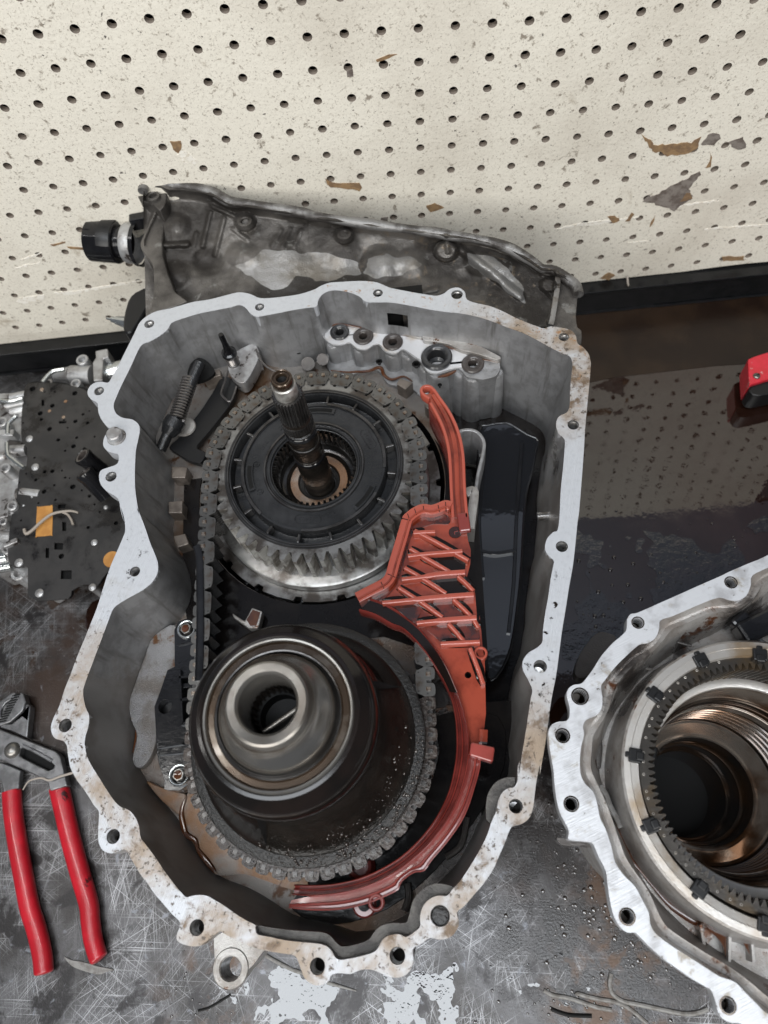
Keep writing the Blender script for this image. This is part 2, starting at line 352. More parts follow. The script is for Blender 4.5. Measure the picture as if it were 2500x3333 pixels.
# gears
m_steel = mat('dark_oiled_steel', (0.085, 0.082, 0.080), 0.26, 0.75, col2=(0.045, 0.042, 0.040), sc=60, rough2=0.2, bump=0.12, bsc=300)
m_tooth = mat('ground_gear_steel', (0.55, 0.54, 0.51), 0.36, 0.6, col2=(0.17, 0.15, 0.13), sc=80, bump=0.1, bsc=500)
m_drum = mat('black_oiled_drum', (0.016, 0.0165, 0.0175), 0.24, 0.25, col2=(0.028, 0.0285, 0.030), sc=40, bump=0.25, bsc=500)
m_torus = mat('black_wet_ring', (0.006, 0.005, 0.0045), 0.15, 0.0, col2=(0.010, 0.007, 0.006), sc=30, spec=0.35, bump=0.06, bsc=200, turned=0.6)
m_bead2 = mat('beaded_oily_steel', (0.008, 0.007, 0.006), 0.05, 0.1, bump=0.8, bsc=600)
m_rimsteel = mat('sprocket_face_steel', (0.24, 0.235, 0.225), 0.30, 0.75, col2=(0.07, 0.06, 0.052), sc=60, bump=0.05)
m_flank = mat('lit_hub_flank', (0.42, 0.40, 0.37), 0.24, 0.92, col2=(0.22, 0.18, 0.145), sc=30, lo=0.46, hi=0.66, turned=0.85)  # hub steel made paler to paint in the light caught on the flank
m_tray = mat('wet_black_tray', (0.006, 0.006, 0.007), 0.05, 0.0, ior=1.8, bump=0.35, bsc=22)
m_drumw = mat('wet_black_drum', (0.007, 0.006, 0.005), 0.09, 0.0, col2=(0.014, 0.011, 0.009), sc=50, rough2=0.12, bump=0.45, bsc=480, spec=0.35)
m_link = mat('chain_plate_steel', (0.105, 0.102, 0.097), 0.26, 0.65, col2=(0.06, 0.040, 0.026), sc=60, lo=0.54, hi=0.70, rough2=0.16, rnd=0.25)
m_linkwet = mat('chain_plate_oily', (0.022, 0.014, 0.010), 0.20, 0.2, col2=(0.05, 0.043, 0.037), sc=200, lo=0.5, hi=0.64, bump=0.5, bsc=350, rnd=0.3)
m_pin = mat('chain_pin_steel', (0.24, 0.21, 0.18), 0.26, 0.8, col2=(0.10, 0.055, 0.03), sc=300)
m_bronze = mat('bronze_bushing', (0.30, 0.175, 0.105), 0.25, 0.85, col2=(0.42, 0.36, 0.31), sc=40, lo=0.4, hi=0.7, turned=0.8)
m_polish = mat('turned_steel', (0.20, 0.19, 0.175), 0.27, 0.7, col2=(0.11, 0.092, 0.075), sc=26, lo=0.45, hi=0.72, bump=0.05, bsc=300, turned=0.8)
m_polishd = mat('dark_turned_steel', (0.11, 0.092, 0.075), 0.20, 0.85, col2=(0.05, 0.03, 0.018), sc=30, rough2=0.12, bump=0.05, turned=0.8)
m_brownfilm = mat('brown_oiled_groove', (0.060, 0.040, 0.026), 0.2, 0.6, col2=(0.13, 0.11, 0.09), sc=40, lo=0.5, hi=0.7, coat=0.3, turned=0.7)
m_spring = mat('spring_steel', (0.15, 0.14, 0.135), 0.28, 0.8)
# baffle
m_red = mat('terracotta_plastic', (0.25, 0.046, 0.025), 0.14, 0.0, col2=(0.12, 0.019, 0.010), sc=34, lo=0.42, hi=0.66, coat=0.25, bump=0.05, bsc=300)
m_redrib = mat('terracotta_plastic_rib', (0.33, 0.070, 0.045), 0.22, 0.0, coat=0.2, bump=0.05, bsc=300)
m_redoil = mat('oil_over_red_plastic', (0.12, 0.016, 0.005), 0.05, 0.0, col2=(0.022, 0.005, 0.003), sc=60, lo=0.4, hi=0.60, spec=0.8)
m_blackoil = mat('black_oil', (0.007, 0.004, 0.003), 0.06, 0.0, spec=0.35)
m_redgroove = mat('dark_red_groove', (0.15, 0.024, 0.018), 0.12, 0.0, col2=(0.08, 0.012, 0.009), sc=60, coat=0.3)
m_redwet = mat('wine_red_wet_plastic', (0.25, 0.046, 0.037), 0.20, 0.0, col2=(0.17, 0.028, 0.022), sc=30, coat=0.35)
# right case
m_rimr = mat('clean_milled_face', (0.52, 0.53, 0.55), 0.40, 0.35, col2=(0.36, 0.36, 0.37), sc=80, lo=0.45, hi=0.68, bump=0.25, aniso=(1.2, (1500, 60, 60)),
             spots=[((0.30, 0.27, 0.23), 90, 0.57, 0.70), ((0.10, 0.09, 0.08), 160, 0.66, 0.70)])
m_castr = mat('speckled_casting', (0.38, 0.365, 0.35), 0.36, 0.45, col2=(0.26, 0.235, 0.215), sc=60, bump=0.3, bsc=900,
              spots=[((0.05, 0.043, 0.04), 22, 0.46, 0.62, [(110, 100, 190, 110), (60, 70, 190, 60), (180, 120, 190, 90)], 0.16), ((0.16, 0.13, 0.11), 500, 0.60, 0.68), ((0.10, 0.035, 0.012), 40, 0.60, 0.68, None, 0.15)])
m_collar = mat('turned_collar', (0.42, 0.40, 0.375), 0.30, 0.6, col2=(0.26, 0.19, 0.12), sc=24, lo=0.48, hi=0.7, bump=0.12, bsc=900, turned=0.6)
m_ring = mat('internal_gear_steel', (0.062, 0.056, 0.050), 0.30, 0.7, col2=(0.085, 0.06, 0.035), sc=50, lo=0.5, hi=0.7, bump=0.15, bsc=600)
m_step = mat('oily_turned_step', (0.42, 0.37, 0.32), 0.22, 0.8, col2=(0.17, 0.085, 0.04), sc=18, lo=0.46, hi=0.62, rough2=0.10, coat=0.3, turned=0.7)
m_stepd = mat('dark_turned_step', (0.040, 0.034, 0.030), 0.14, 0.7, col2=(0.08, 0.045, 0.025), sc=30, coat=0.4, turned=0.7)
# bench things
m_grip = mat('red_vinyl_grip', (0.41, 0.010, 0.020), 0.30, 0.0, col2=(0.32, 0.008, 0.015), sc=40, bump=0.2, bsc=300, coat=0.2,
             spots=[((0.03, 0.008, 0.008), 60, 0.62, 0.70), ((0.02, 0.006, 0.006), 50, 0.42, 0.55, [(-222, -42, 12, 16)])])
m_plier = mat('worn_tool_steel', (0.20, 0.20, 0.205), 0.34, 0.75, col2=(0.11, 0.11, 0.112), sc=70, bump=0.2, bsc=700)
m_plate = mat('separator_plate', (0.028, 0.027, 0.027), 0.42, 0.4, col2=(0.040, 0.038, 0.037), sc=40, bump=0.2, bsc=300,
              spots=[((0.012, 0.011, 0.011), 24, 0.52, 0.66, None, 0.15)])
m_orange = mat('amber_filter_paper', (0.42, 0.20, 0.045), 0.6, col2=(0.34, 0.15, 0.03), sc=120, bump=0.1)
m_vb = mat('valve_body_aluminium', (0.42, 0.42, 0.42), 0.34, 0.6, col2=(0.26, 0.25, 0.245), sc=60, bump=0.4, bsc=500, spots=[((0.05, 0.04, 0.035), 60, 0.58, 0.66, None, 0.2)])
m_zinc = mat('zinc_tube', (0.50, 0.52, 0.52), 0.2, 0.9)
m_toolred = mat('chipped_red_paint', (0.52, 0.022, 0.040), 0.32, col2=(0.46, 0.02, 0.03), sc=90, spots=[((0.5, 0.45, 0.42), 170, 0.64, 0.67)], bump=0.1)
m_gask = mat('grey_sealant', (0.20, 0.195, 0.185), 0.5, col2=(0.12, 0.11, 0.10), sc=200, bump=0.3, bsc=900)
m_bead = mat('pale_sealant', (0.27, 0.235, 0.20), 0.55, bump=0.2)

# ------------------------------------------------------------------ setting: pegboard wall and bench
QM = ((0.999557, 0.0, 0.029755), (0.002428, 0.996666, -0.081552), (-0.029655, 0.081588, 0.996225))
CB = Vector((43.8127, -491.557, 368.43))
BOW = [(-13, -28), (-12, -22), (-11, -17), (-10, -13.5), (-9, -11), (-8, -8), (-7, -4), (-6, 0), (-5, 4.5), (-4, 8.5), (-3, 12), (-2, 14.8), (-1, 16.2), (0, 16.5), (1, 15.4), (2, 12.4),
       (3, 8.8), (4, 5), (5, .6), (6, -4), (7, -7.6), (8, -10), (9, -11), (10, -11), (11, -10), (12, -7), (13, -1), (14, 8), (15, 18), (16, 24)]
def bow(c):
    if c <= -13: return -28
    if c >= 16: return 24
    for (a, x), (b, y) in zip(BOW, BOW[1:]):
        if a <= c <= b: return x+(y-x)*(c-a)/(b-a)
def brd(cx, rz, off=0.0):
    """board column, row (in holes) -> place; the holes wander a little where the board bows"""
    q = Vector((cx*25.4, -off, -rz*25.4+bow(cx)/4.7))-CB
    return Vector((sum(QM[0][i]*q[i] for i in range(3)), sum(QM[1][i]*q[i] for i in range(3)), sum(QM[2][i]*q[i] for i in range(3))+CAMH))
NB = Vector((0, -0.996666, -0.081588))           # towards the room
P0 = brd(0, 5)
def UB(px, py, off=0.0):
    d = ray(px, py); c = Vector((0, 0, CAMH)); t = ((P0-c).dot(NB)+off)/d.dot(NB); return c+d*t
EDGE = 36.0
board = empty('pegboard', (0, 548, EDGE), 'cream painted pegboard panel with torn and scuffed patches behind the bench', 'pegboard')
mb = MB(); hb = MB(); NS = 14; sq = []
for i in range(NS):
    a = 2*math.pi*(i+.5)/NS; x, y = math.cos(a), math.sin(a); k = 0.5/max(abs(x), abs(y)); sq.append((x*k, y*k))
corner = [(-.5, -.5), (.5, -.5), (.5, .5), (-.5, .5)]
for c in range(-19, 23):
    for r in range(-6, 14):
        ctr = brd(c, r)
        if ctr.z < EDGE-12: continue
        def clampz(p):
            p = p.copy(); p.z = max(p.z, EDGE); return p
        if ctr.z < EDGE+4:
            mb.add([clampz(brd(c+x, r-y)) for x, y in corner], [(0, 1, 2, 3)]); continue
        hr = 3.35/25.4*(1+random.uniform(-.03, .05))
        hole = [(math.cos(2*math.pi*(i+.5)/NS)*hr, math.sin(2*math.pi*(i+.5)/NS)*hr) for i in range(NS)]
        vo = [clampz(brd(c+x, r-y)) for x, y in sq]; vi = [brd(c+x, r-y) for x, y in hole]; vc = [clampz(brd(c+x, r-y)) for x, y in corner]
        fs = [(i, (i+1) % NS, NS+(i+1) % NS, NS+i) for i in range(NS)]
        mb.add(vo+vi, fs)
        for q in range(4):                                    # little corner triangles
            a0 = math.atan2(corner[q][1], corner[q][0]) % (2*math.pi); i = int((a0/(2*math.pi)*NS)-.5) % NS
            mb.add([vo[i], vc[q], vo[(i+1) % NS]], [(0, 1, 2)])
        vd = [brd(c+x, r-y, -5.0) for x, y in hole]
        hb.add(vi+vd, [(i, (i+1) % NS, NS+(i+1) % NS, NS+i) for i in range(NS)])
o = mb.put('panel', m_board, board, smooth=False)
hb.put('hole_wall', m_hole, board)
bk = MB(); q = [brd(-19.5, 14, -14), brd(23, 14, -14), brd(23, -7, -14), brd(-19.5, -7, -14)]
bk.add([Vector((p.x, p.y, max(p.z, EDGE-20))) for p in q], [(0, 1, 2, 3)]); bk.put('backing_sheet', m_back, board, smooth=False)
def patch(pts, m, name, off=0.35, rag=1.2, dens=3):
    P = [UB(x, y, off) for x, y in pts]; Q_ = []
    for i, p in enumerate(P):
        n = P[(i+1) % len(P)]; k = max(1, int((n-p).length/dens))
        for j in range(k):
            v = p.lerp(n, j/k); Q_.append(v+Vector((random.uniform(-rag, rag), 0, random.uniform(-rag, rag))))
    tris = tessellate_polygon([[Vector((v.x, v.z, 0)) for v in Q_]])
    b = MB(); b.add(Q_+[v-NB*(off+.2) for v in Q_], [t for t in tris]+[(i, (i+1) % len(Q_), len(Q_)+(i+1) % len(Q_), len(Q_)+i) for i in range(len(Q_))])
    b.put(name, m, board, smooth=False)
R3 = lambda *p: zz(1500, 0, 1.659, p); R1 = lambda *p: zz(0, 0, 1.659, p)
patch(R3((975, 730), (1000, 740), (1060, 785), (1130, 780), (1240, 770), (1290, 745), (1285, 790), (1230, 830), (1120, 840), (1040, 815), (1010, 785)), m_torn, 'torn_patch')
patch(R3((1310, 760), (1340, 725), (1390, 722), (1405, 745), (1360, 780), (1300, 792)), m_torn2, 'torn_patch')
patch(R3((1450, 765), (1520, 740), (1545, 795), (1500, 810), (1470, 790)), m_torn2, 'torn_patch')
patch(R3((985, 1085), (1010, 1060), (1050, 1055), (1150, 1000), (1290, 930), (1300, 940), (1235, 1020), (1250, 1075), (1180, 1110), (1150, 1140), (1110, 1120), (1040, 1100)), m_torn2, 'torn_patch')
patch(R3((1215, 1040), (1240, 1045), (1252, 1075), (1190, 1090)), m_torn, 'torn_patch', 0.7)
patch(R3((1345, 820), (1360, 850), (1350, 900), (1320, 910), (1345, 870)), m_torn, 'torn_patch', rag=.6)
patch(R3((790, 1172), (830, 1168), (862, 1190), (820, 1205)), m_torn, 'torn_patch', rag=.8)
patch(R3((890, 1195), (925, 1150), (935, 1160), (915, 1195)), m_torn, 'torn_patch', rag=.6)
patch(R3((1025, 1200), (1050, 1165), (1045, 1190), (1020, 1230)), m_torn, 'torn_patch', rag=.5)
patch(R3((1410, 1385), (1530, 1385), (1530, 1405), (1420, 1410)), m_torn, 'torn_patch', rag=.6)
patch(R3((750, 1505), (800, 1470), (835, 1490), (800, 1512)), m_torn, 'torn_patch', rag=.6)
patch(R2((90, 962), (130, 985), (200, 992), (280, 988), (298, 1010), (285, 1030), (220, 1022), (120, 1008)), m_torn, 'torn_patch', rag=.7)
patch(R2((640, 1110), (690, 1100), (740, 1125), (700, 1140), (665, 1145)), m_torn, 'torn_patch', rag=.9)
patch(R2((215, 380), (250, 378), (250, 410), (220, 412)), m_torn2, 'torn_patch', rag=.6)
patch(R2((370, 325), (440, 298), (485, 296), (440, 318), (380, 332)), m_torn, 'torn_patch', rag=.5)
patch(R2((395, 1180), (435, 1172), (438, 1200), (402, 1203)), m_torn2, 'torn_patch', rag=.6)
patch(R1((920, 765), (970, 762), (985, 800), (965, 830), (930, 805)), m_torn, 'torn_patch', rag=.8)
patch(R1((360, 1332), (480, 1340), (480, 1352), (380, 1345)), m_torn, 'torn_patch', rag=.3)
patch(R1((270, 1322), (350, 1305), (355, 1312), (290, 1330)), m_torn, 'torn_patch', rag=.3)
for p, dn in ((R1((100, 1610), (240, 1590), (235, 1620), (140, 1640), (90, 1630)), 3), (R1((290, 1580), (430, 1570), (560, 1545), (820, 1505), (820, 1512), (560, 1558), (400, 1592), (300, 1590)), 4),
              (R3((520, 1235), (650, 1205), (790, 1190), (960, 1170), (960, 1178), (800, 1203), (640, 1222), (540, 1240)), 4), (R3((1310, 1236), (1500, 1222), (1659, 1210), (1659, 1216), (1500, 1232), (1320, 1242)), 4),
              (R1((110, 1400), (230, 1362), (225, 1370), (120, 1408)), 3), (R1((80, 1445), (220, 1415), (220, 1421), (90, 1450)), 3), (R1((960, 840), (985, 800), (1070, 875), (1050, 888)), 2),
              (R1((970, 850), (1010, 885), (1000, 888)), 2), (R3((900, 1310), (1010, 1300), (1010, 1305), (905, 1316)), 3), (R3((1140, 1110), (1400, 1080), (1400, 1086), (1150, 1120)), 3)):
    patch(p, m_scuff, 'scuff_mark', 0.25, 0.8, dn)

ub = MB(); q = [brd(-30, -6.7, -6), brd(34, -6.7, -6), brd(34, -40, -6), brd(-30, -40, -6)]; ub.add(q+[p-NB*6 for p in q], [(0, 1, 2, 3), (7, 6, 5, 4), (0, 4, 5, 1), (2, 6, 7, 3), (1, 5, 6, 2), (3, 7, 4, 0)])
m_upper = mat('blue_grey_wall_paint', (0.10, 0.12, 0.17), 0.6, bump=0.1, bsc=60)
uo = ub.put('wall', m_upper, None, smooth=False); uo['kind'] = 'structure'
bench = bpy.data.objects.new('workbench', None); C.objects.link(bench); WL['workbench'] = Vector((0, 0, 0)); bench.location = (0, 0, 0)
tag(bench, 'scratched and oily steel workbench top with a black upstand rail under the pegboard', 'workbench')
b = MB(); b.box((0, 30, -4), 1700, 1040, 8); b.put('top_plate', m_bench, bench, smooth=False)
b = MB(); b.box((0, 546, EDGE/2-.5), 1700, 26, EDGE-1); b.box((0, 536, EDGE-2), 1700, 12, 3.0); b.put('back_rail', m_rail, bench, smooth=False, bevel=0.8)
b = MB(); b.tube([Vector((x, 531.8+random.uniform(-.6, .6), 1+random.uniform(0, .8))) for x in range(-600, 700, 14)], 1.6, 6); b.put('weld_bead', m_rail, bench)

def sheet(name, px, z, m, kind='stuff', n=3, thick=0.4, dome=0.0):
    P = crom(UU(px, z), n); b = MB(); b.prism(P, thick)
    o = b.put(name, m, None, smooth=False); o['kind'] = kind; return o
def blobs(name, centre, spread, cnt, r0, r1, m, z=0.2, box=None):
    b = MB(); k = 0
    while k < cnt:
        if box: p = U(random.uniform(box[0], box[2]), random.uniform(box[1], box[3]), z)
        else:
            p = Vector((random.gauss(centre[0], spread[0]), random.gauss(centre[1], spread[1]), z))
        r = r0+(r1-r0)*random.random()**3; k += 1
        b.lathe([(r, 0), (r*.95, r*.12), (r*.7, r*.24), (r*.3, r*.29), (0.001, r*.3)], p, 9)
    o = b.put(name, m, None, ang=80, fix=False); o['kind'] = 'stuff'; return o
sheet('brown_oil_pool', [(1880, 1010), (2000, 985), (2250, 955), (2500, 930), (2800, 900), (2900, 1300), (2750, 1600), (2700, 1800), (2600, 2000), (2400, 2250), (2250, 2400), (2080, 2460), (1960, 2480), (1850, 2480), (1800, 2400), (1780, 2200), (1790, 1900), (1800, 1500), (1800, 1250)], 0.5, m_film)
def speckle(name, box, z, m, thr, sc, cell=0.9, blob=None, thick=.35):
    """a film broken into islands: small flat cells kept where a noise field is high"""
    p0, p1 = U(box[0], box[3], z), U(box[2], box[1], z); nx, ny = int((p1.x-p0.x)/cell), int((p1.y-p0.y)/cell); vs = {}; fs = []; V_ = []
    def f(x, y):
        u = (x-p0.x)/(p1.x-p0.x)*2-1; v = (y-p0.y)/(p1.y-p0.y)*2-1
        return mnoise.noise(Vector((x*sc, y*sc, 2)))+.5*mnoise.noise(Vector((x*sc*2.3, y*sc*2.3, 9)))+.3*mnoise.noise(Vector((x*sc*6, y*sc*6, 5)))-1.1*max(0, max(abs(u), abs(v))-.55)/.45
    val = [[f(p0.x+i*cell, p0.y+j*cell)-thr for i in range(nx+1)] for j in range(ny+1)]
    b = MB()
    for j in range(ny):
        for i in range(nx):
            c = [(i, j), (i+1, j), (i+1, j+1), (i, j+1)]; w_ = [val[y][x] for x, y in c]; poly = []
            for k in range(4):
                a, d = w_[k], w_[(k+1) % 4]; (xa, ya), (xd, yd) = c[k], c[(k+1) % 4]
                if a > 0: poly.append((xa, ya))
                if (a > 0) != (d > 0): t = a/(a-d); poly.append((xa+(xd-xa)*t, ya+(yd-ya)*t))
            if len(poly) > 2: b.add([Vector((p0.x+x*cell, p0.y+y*cell, z)) for x, y in poly], [tuple(range(len(poly)))])
    o = b.put(name, m, None); o['kind'] = 'stuff'; return o
speckle('clear_oil_pool', (820, 3120, 1110, 3420), .5, m_puddle, -.30, .045)
speckle('clear_oil_pool', (1200, 3110, 1520, 3420), .5, m_puddle, -.22, .045)
speckle('black_oil_pool', (1800, 1620, 2560, 2480), .8, m_filmb, -.25, .02, 1.6)
sheet('dark_brown_strip', [(1840, 1000), (1900, 992), (2250, 958), (2500, 932), (2800, 900), (2820, 1020), (2800, 1160), (2500, 1180), (2434, 1184), (2325, 1191), (2194, 1206), (2000, 1228), (1860, 1244), (1835, 1120)], 0.9, m_brownstrip, n=3)  # dark brown sheet over the film along the foot of the rail
speckle('clear_oil_pool', (560, 3080, 900, 3330), .5, m_puddle, .42, .12, .8)
speckle('clear_oil_pool', (1450, 2950, 2000, 3400), .5, m_puddle, .62, .22, .7)
sheet('brown_oil_pool', [(300, 1960), (420, 1930), (480, 1960), (420, 2060), (330, 2090), (280, 2040)], 0.6, m_film)
blobs('oil_drops', (130, -20), (40, 50), 700, .35, 1.9, m_drop)
blobs('oil_drops', (-205, -95), (20, 40), 130, .3, 1.3, m_drop)
blobs('oil_drops', (20, -105), (60, 14), 130, .3, 1.4, m_drop)
blobs('oil_drops', (190, 200), (60, 45), 160, .5, 2.2, m_drop, z=.9)
# ------------------------------------------------------------------ left gearbox case
ZR = 207.0
case = empty('gearbox_case', (-30, 190, 0), 'large open grey aluminium gearbox case standing in the middle with a pale milled rim', 'gearbox case')
outer_px = (A((725, 225), (660, 255), (610, 300), (575, 370), (520, 480), (470, 580), (430, 650), (405, 690), (360, 685), (310, 695), (275, 730), (272, 770), (295, 800), (335, 825), (340, 880), (360, 930), (395, 975), (425, 995), (400, 1015), (378, 1050), (372, 1100), (400, 1135), (440, 1150), (470, 1160), (472, 1200), (455, 1225), (400, 1245), (355, 1265), (345, 1310), (360, 1360), (400, 1400), (450, 1430), (475, 1460), (485, 1520), (505, 1590))
  + B((585, 0), (608, 70), (615, 150), (600, 200), (570, 270), (530, 360), (500, 440), (465, 550), (430, 660), (390, 760), (350, 860), (300, 980), (260, 1090), (220, 1190), (185, 1300), (150, 1370), (132, 1430), (140, 1480), (165, 1510), (210, 1520), (235, 1555))
  + Cc((140, 190), (145, 230), (160, 300), (195, 370), (240, 430), (280, 490), (310, 540), (340, 575), (345, 610), (340, 700), (342, 780), (370, 835), (420, 855), (470, 845), (515, 830), (560, 900), (610, 985), (660, 1050), (700, 1110), (760, 1180), (820, 1250), (870, 1300), (868, 1340), (850, 1390), (860, 1430), (920, 1455), (990, 1460), (1040, 1430), (1100, 1385), (1135, 1362))
  + H((470, 1085), (560, 1130), (660, 1170), (740, 1190), (830, 1205), (915, 1220), (940, 1255), (960, 1310), (985, 1370), (1040, 1410), (1100, 1410), (1140, 1385), (1155, 1350), (1200, 1335), (1280, 1340), (1320, 1325), (1370, 1310), (1430, 1315), (1490, 1340), (1550, 1362))
  + G((210, 1460), (260, 1430), (292, 1360), (288, 1280), (340, 1245), (400, 1205), (450, 1215), (510, 1210), (560, 1175), (588, 1110), (575, 1040), (620, 1000), (690, 920), (750, 850), (810, 760), (850, 670), (885, 590), (920, 500), (945, 475), (1000, 460), (1045, 425), (1070, 360), (1080, 280), (1095, 170), (1115, 80))
  + Fq((915, 1640), (925, 1580), (950, 1440), (970, 1300), (990, 1150), (1020, 1000), (1040, 850), (1060, 700), (1085, 550), (1105, 420), (1130, 280), (1145, 150), (1160, 0))
  + E((1170, 1530), (1185, 1350), (1200, 1150), (1210, 980), (1222, 850), (1235, 720), (1245, 600), (1245, 550), (1230, 500), (1195, 460), (1160, 435), (1150, 390), (1125, 355), (1080, 338), (1040, 332), (985, 325), (940, 337), (900, 325), (830, 300), (750, 265), (660, 220), (580, 190), (510, 175), (440, 150), (425, 100), (385, 72), (330, 80), (290, 110), (240, 125), (180, 118), (100, 105))
  + D((880, 182), (830, 170), (760, 140), (690, 130), (600, 130), (520, 135), (450, 140), (390, 160), (345, 185), (250, 215), (150, 230), (60, 240))
  + A((1390, 140), (1340, 118), (1290, 105), (1240, 105), (1160, 125), (1060, 150), (960, 165), (870, 190), (800, 210)))
inner_px = (A((820, 300), (790, 345), (740, 385), (680, 420), (630, 440), (600, 480), (550, 590), (500, 690), (455, 790), (440, 840), (455, 890), (500, 920), (560, 930), (600, 960), (610, 1000), (600, 1060), (585, 1130), (580, 1210), (578, 1290), (580, 1380), (590, 1460), (605, 1550))
  + B((690, 0), (720, 70), (750, 150), (780, 240), (810, 310), (828, 370), (825, 430), (790, 490), (730, 540), (660, 580), (590, 620), (540, 660), (510, 730), (480, 810), (450, 890), (420, 970), (390, 1050), (360, 1130), (342, 1190), (345, 1250), (360, 1310), (380, 1360), (375, 1430), (355, 1500), (350, 1560))
  + Cc((253, 150), (265, 220), (300, 290), (350, 370), (400, 450), (450, 520), (490, 555), (540, 575), (580, 620), (605, 680), (615, 750), (650, 800), (710, 880), (770, 970), (830, 1050), (880, 1110), (915, 1140), (970, 1128), (1040, 1130), (1090, 1155), (1150, 1190), (1220, 1240), (1300, 1290), (1360, 1320))
  + H((662, 1035), (667, 1070), (690, 1088), (760, 1100), (850, 1120), (950, 1132), (1040, 1140), (1110, 1152), (1155, 1185), (1185, 1235), (1220, 1248), (1280, 1240), (1370, 1220), (1440, 1195))
  + G((70, 1255), (90, 1220), (130, 1190), (200, 1182), (245, 1200), (300, 1165), (335, 1130), (335, 1060), (360, 990), (410, 945), (460, 930), (510, 932), (545, 890), (600, 830), (660, 740), (720, 640), (770, 540), (800, 450), (830, 380), (845, 310), (870, 260), (910, 230), (945, 225), (970, 180), (970, 110), (985, 50))
  + Fq((775, 1640), (785, 1600), (800, 1500), (820, 1380), (840, 1250), (855, 1150), (865, 1090), (835, 1020), (805, 960), (805, 900), (840, 850), (890, 820), (930, 780), (935, 700), (950, 590), (970, 480), (985, 370), (1000, 290), (1005, 250), (970, 215), (948, 170), (960, 110), (1000, 65), (1030, 50))
  + E((1043, 1560), (1050, 1400), (1065, 1250), (1075, 1130), (1075, 1060), (1035, 1020), (1020, 960), (1040, 910), (1090, 885), (1108, 840), (1112, 740), (1120, 640), (1127, 570), (1110, 520), (1060, 500), (980, 460), (890, 410), (800, 365), (700, 330), (600, 290), (500, 260), (400, 240), (300, 230), (200, 215), (100, 195))
  + D((890, 275), (830, 268), (760, 268), (680, 262), (640, 230), (580, 205), (500, 190), (440, 195), (395, 220), (370, 260), (360, 295), (290, 305), (200, 320), (100, 340))
  + A((1390, 260), (1370, 262), (1330, 240), (1300, 205), (1260, 185), (1200, 200), (1100, 220), (1000, 240), (900, 270)))
bolt_px = [(*A((672, 308))[0], 16), (*A((1390, 198))[0], 15), (*D((760, 207))[0], 16), (*D((1275, 217))[0], 19), (*E((1070, 393))[0], 17), (*A((345, 745))[0], 16), (*A((423, 1302))[0], 18),
           (*B((678, 420))[0], 17), (*B((225, 1422))[0], 21), (*Cc((437, 745))[0], 22), (*Cc((982, 1338))[0], 24), (*H((1067, 1290))[0], 25), (*H((1587, 1222))[0], 26),
           (*G((465, 1062))[0], 32), (*G((958, 348))[0], 23), (*Fq((917, 938))[0], 22), (*Fq((1058, 157))[0], 20), (*E((1132, 965))[0], 19)]
OUT = crom(UU(outer_px, ZR), 3); INN = crom(UU(inner_px, ZR), 3)
holes = [circ(U(x, y, ZR), pxr(x, y, ZR, r), 22) for x, y, r in bolt_px]
mb = MB(); mb.prism(OUT, 11, [INN]+holes); mb.put('mating_rim', m_rim, case, ang=30, bevel=0.7)
for x, y, r in bolt_px:                                       # threaded bores
    c = U(x, y, ZR); rr = pxr(x, y, ZR, r); b = MB()
    prof = [(rr+.02, -.3), (rr, -1)]
    for k in range(12): prof += [(rr-.35, -1.8-k*1.3), (rr+.15, -2.45-k*1.3)]
    b.lathe(prof, c, 20); b.lathe([(rr, -18), (.01, -19)], c, 20); b.put('bolt_bore', m_bore, case, ang=60, fix=False)
for x, y, r in [bolt_px[3], bolt_px[13]]:
    c = U(x, y, ZR); rr = pxr(x, y, ZR, r); b = MB(); b.lathe([(rr*.98, -3.2), (rr*.6, -2.7), (rr*.3, -3.0), (.01, -2.8)], c, 18)
    b.put('oil_in_bore', m_drumw, case, fix=False)
# dowel pin
x, y = A((458, 1045))[0]; c = U(x, y, ZR); r = pxr(x, y, ZR, 24); b = MB(); b.lathe([(r, 0), (r, 5.2), (r-.8, 6), (r-1, 6), (.01, 6.05)], c, 26)
b.lathe([(r+1.6, .1), (r+1.2, .7), (r, .8)], c, 26); b.put('dowel_pin', m_vb, case)
# outside wall: recessed under the rim, narrowing to the bench
ow = resample(OUT, 260); o1 = avg(inset(ow, 6), 5); o2 = avg(inset(ow, 16), 9)
mb = MB(); n = 260; rings = [[p-Vector((0, 0, 11)) for p in inset(ow, .3)], [Vector((p.x, p.y, 188)) for p in o1], [Vector((p.x, p.y, 120)) for p in o1], [Vector((p.x, p.y, 60)) for p in o2], [Vector((p.x, p.y, .3)) for p in o2]]
vs = [p for rg in rings for p in rg]; fs = [(j*n+i, j*n+(i+1) % n, (j+1)*n+(i+1) % n, (j+1)*n+i) for j in range(4) for i in range(n)]
mb.add(vs, fs); mb.put('outer_wall', m_house, case, fix=False)
# inside wall with draft; the slot in the far wall is left open
ZF = 146.0
iw = resample(INN, 420); n = 420
SLOT = D((820, 345), (965, 355), (968, 428), (822, 405))
def in_poly(x, y, P):
    r = False
    for i in range(len(P)):
        (x1, y1), (x2, y2) = P[i], P[i-1]
        if (y1 > y) != (y2 > y) and x < (x2-x1)*(y-y1)/(y2-y1)+x1: r = not r
    return r
mids = avg(inset(iw, 2.0), 2); bots = avg(inset(iw, 9), 6)
rows = 24; ZW = 108.0; rings = []
for j in range(rows):
    t = j/(rows-1); z = ZR-3-(ZR-3-ZW)*t; rg = []
    for i in range(n):
        a, m_, b_ = iw[i], mids[i], bots[i]
        p = a.lerp(m_, min(1, t*5)) if t < .2 else m_.lerp(b_, min(1, (t-.2)/.6))
        rg.append(Vector((p.x, p.y, z if j else ZR-.2)))
    rings.append(rg)
mb = MB(); vs = [p for rg in rings for p in rg]; fs = []
dark_fs = []
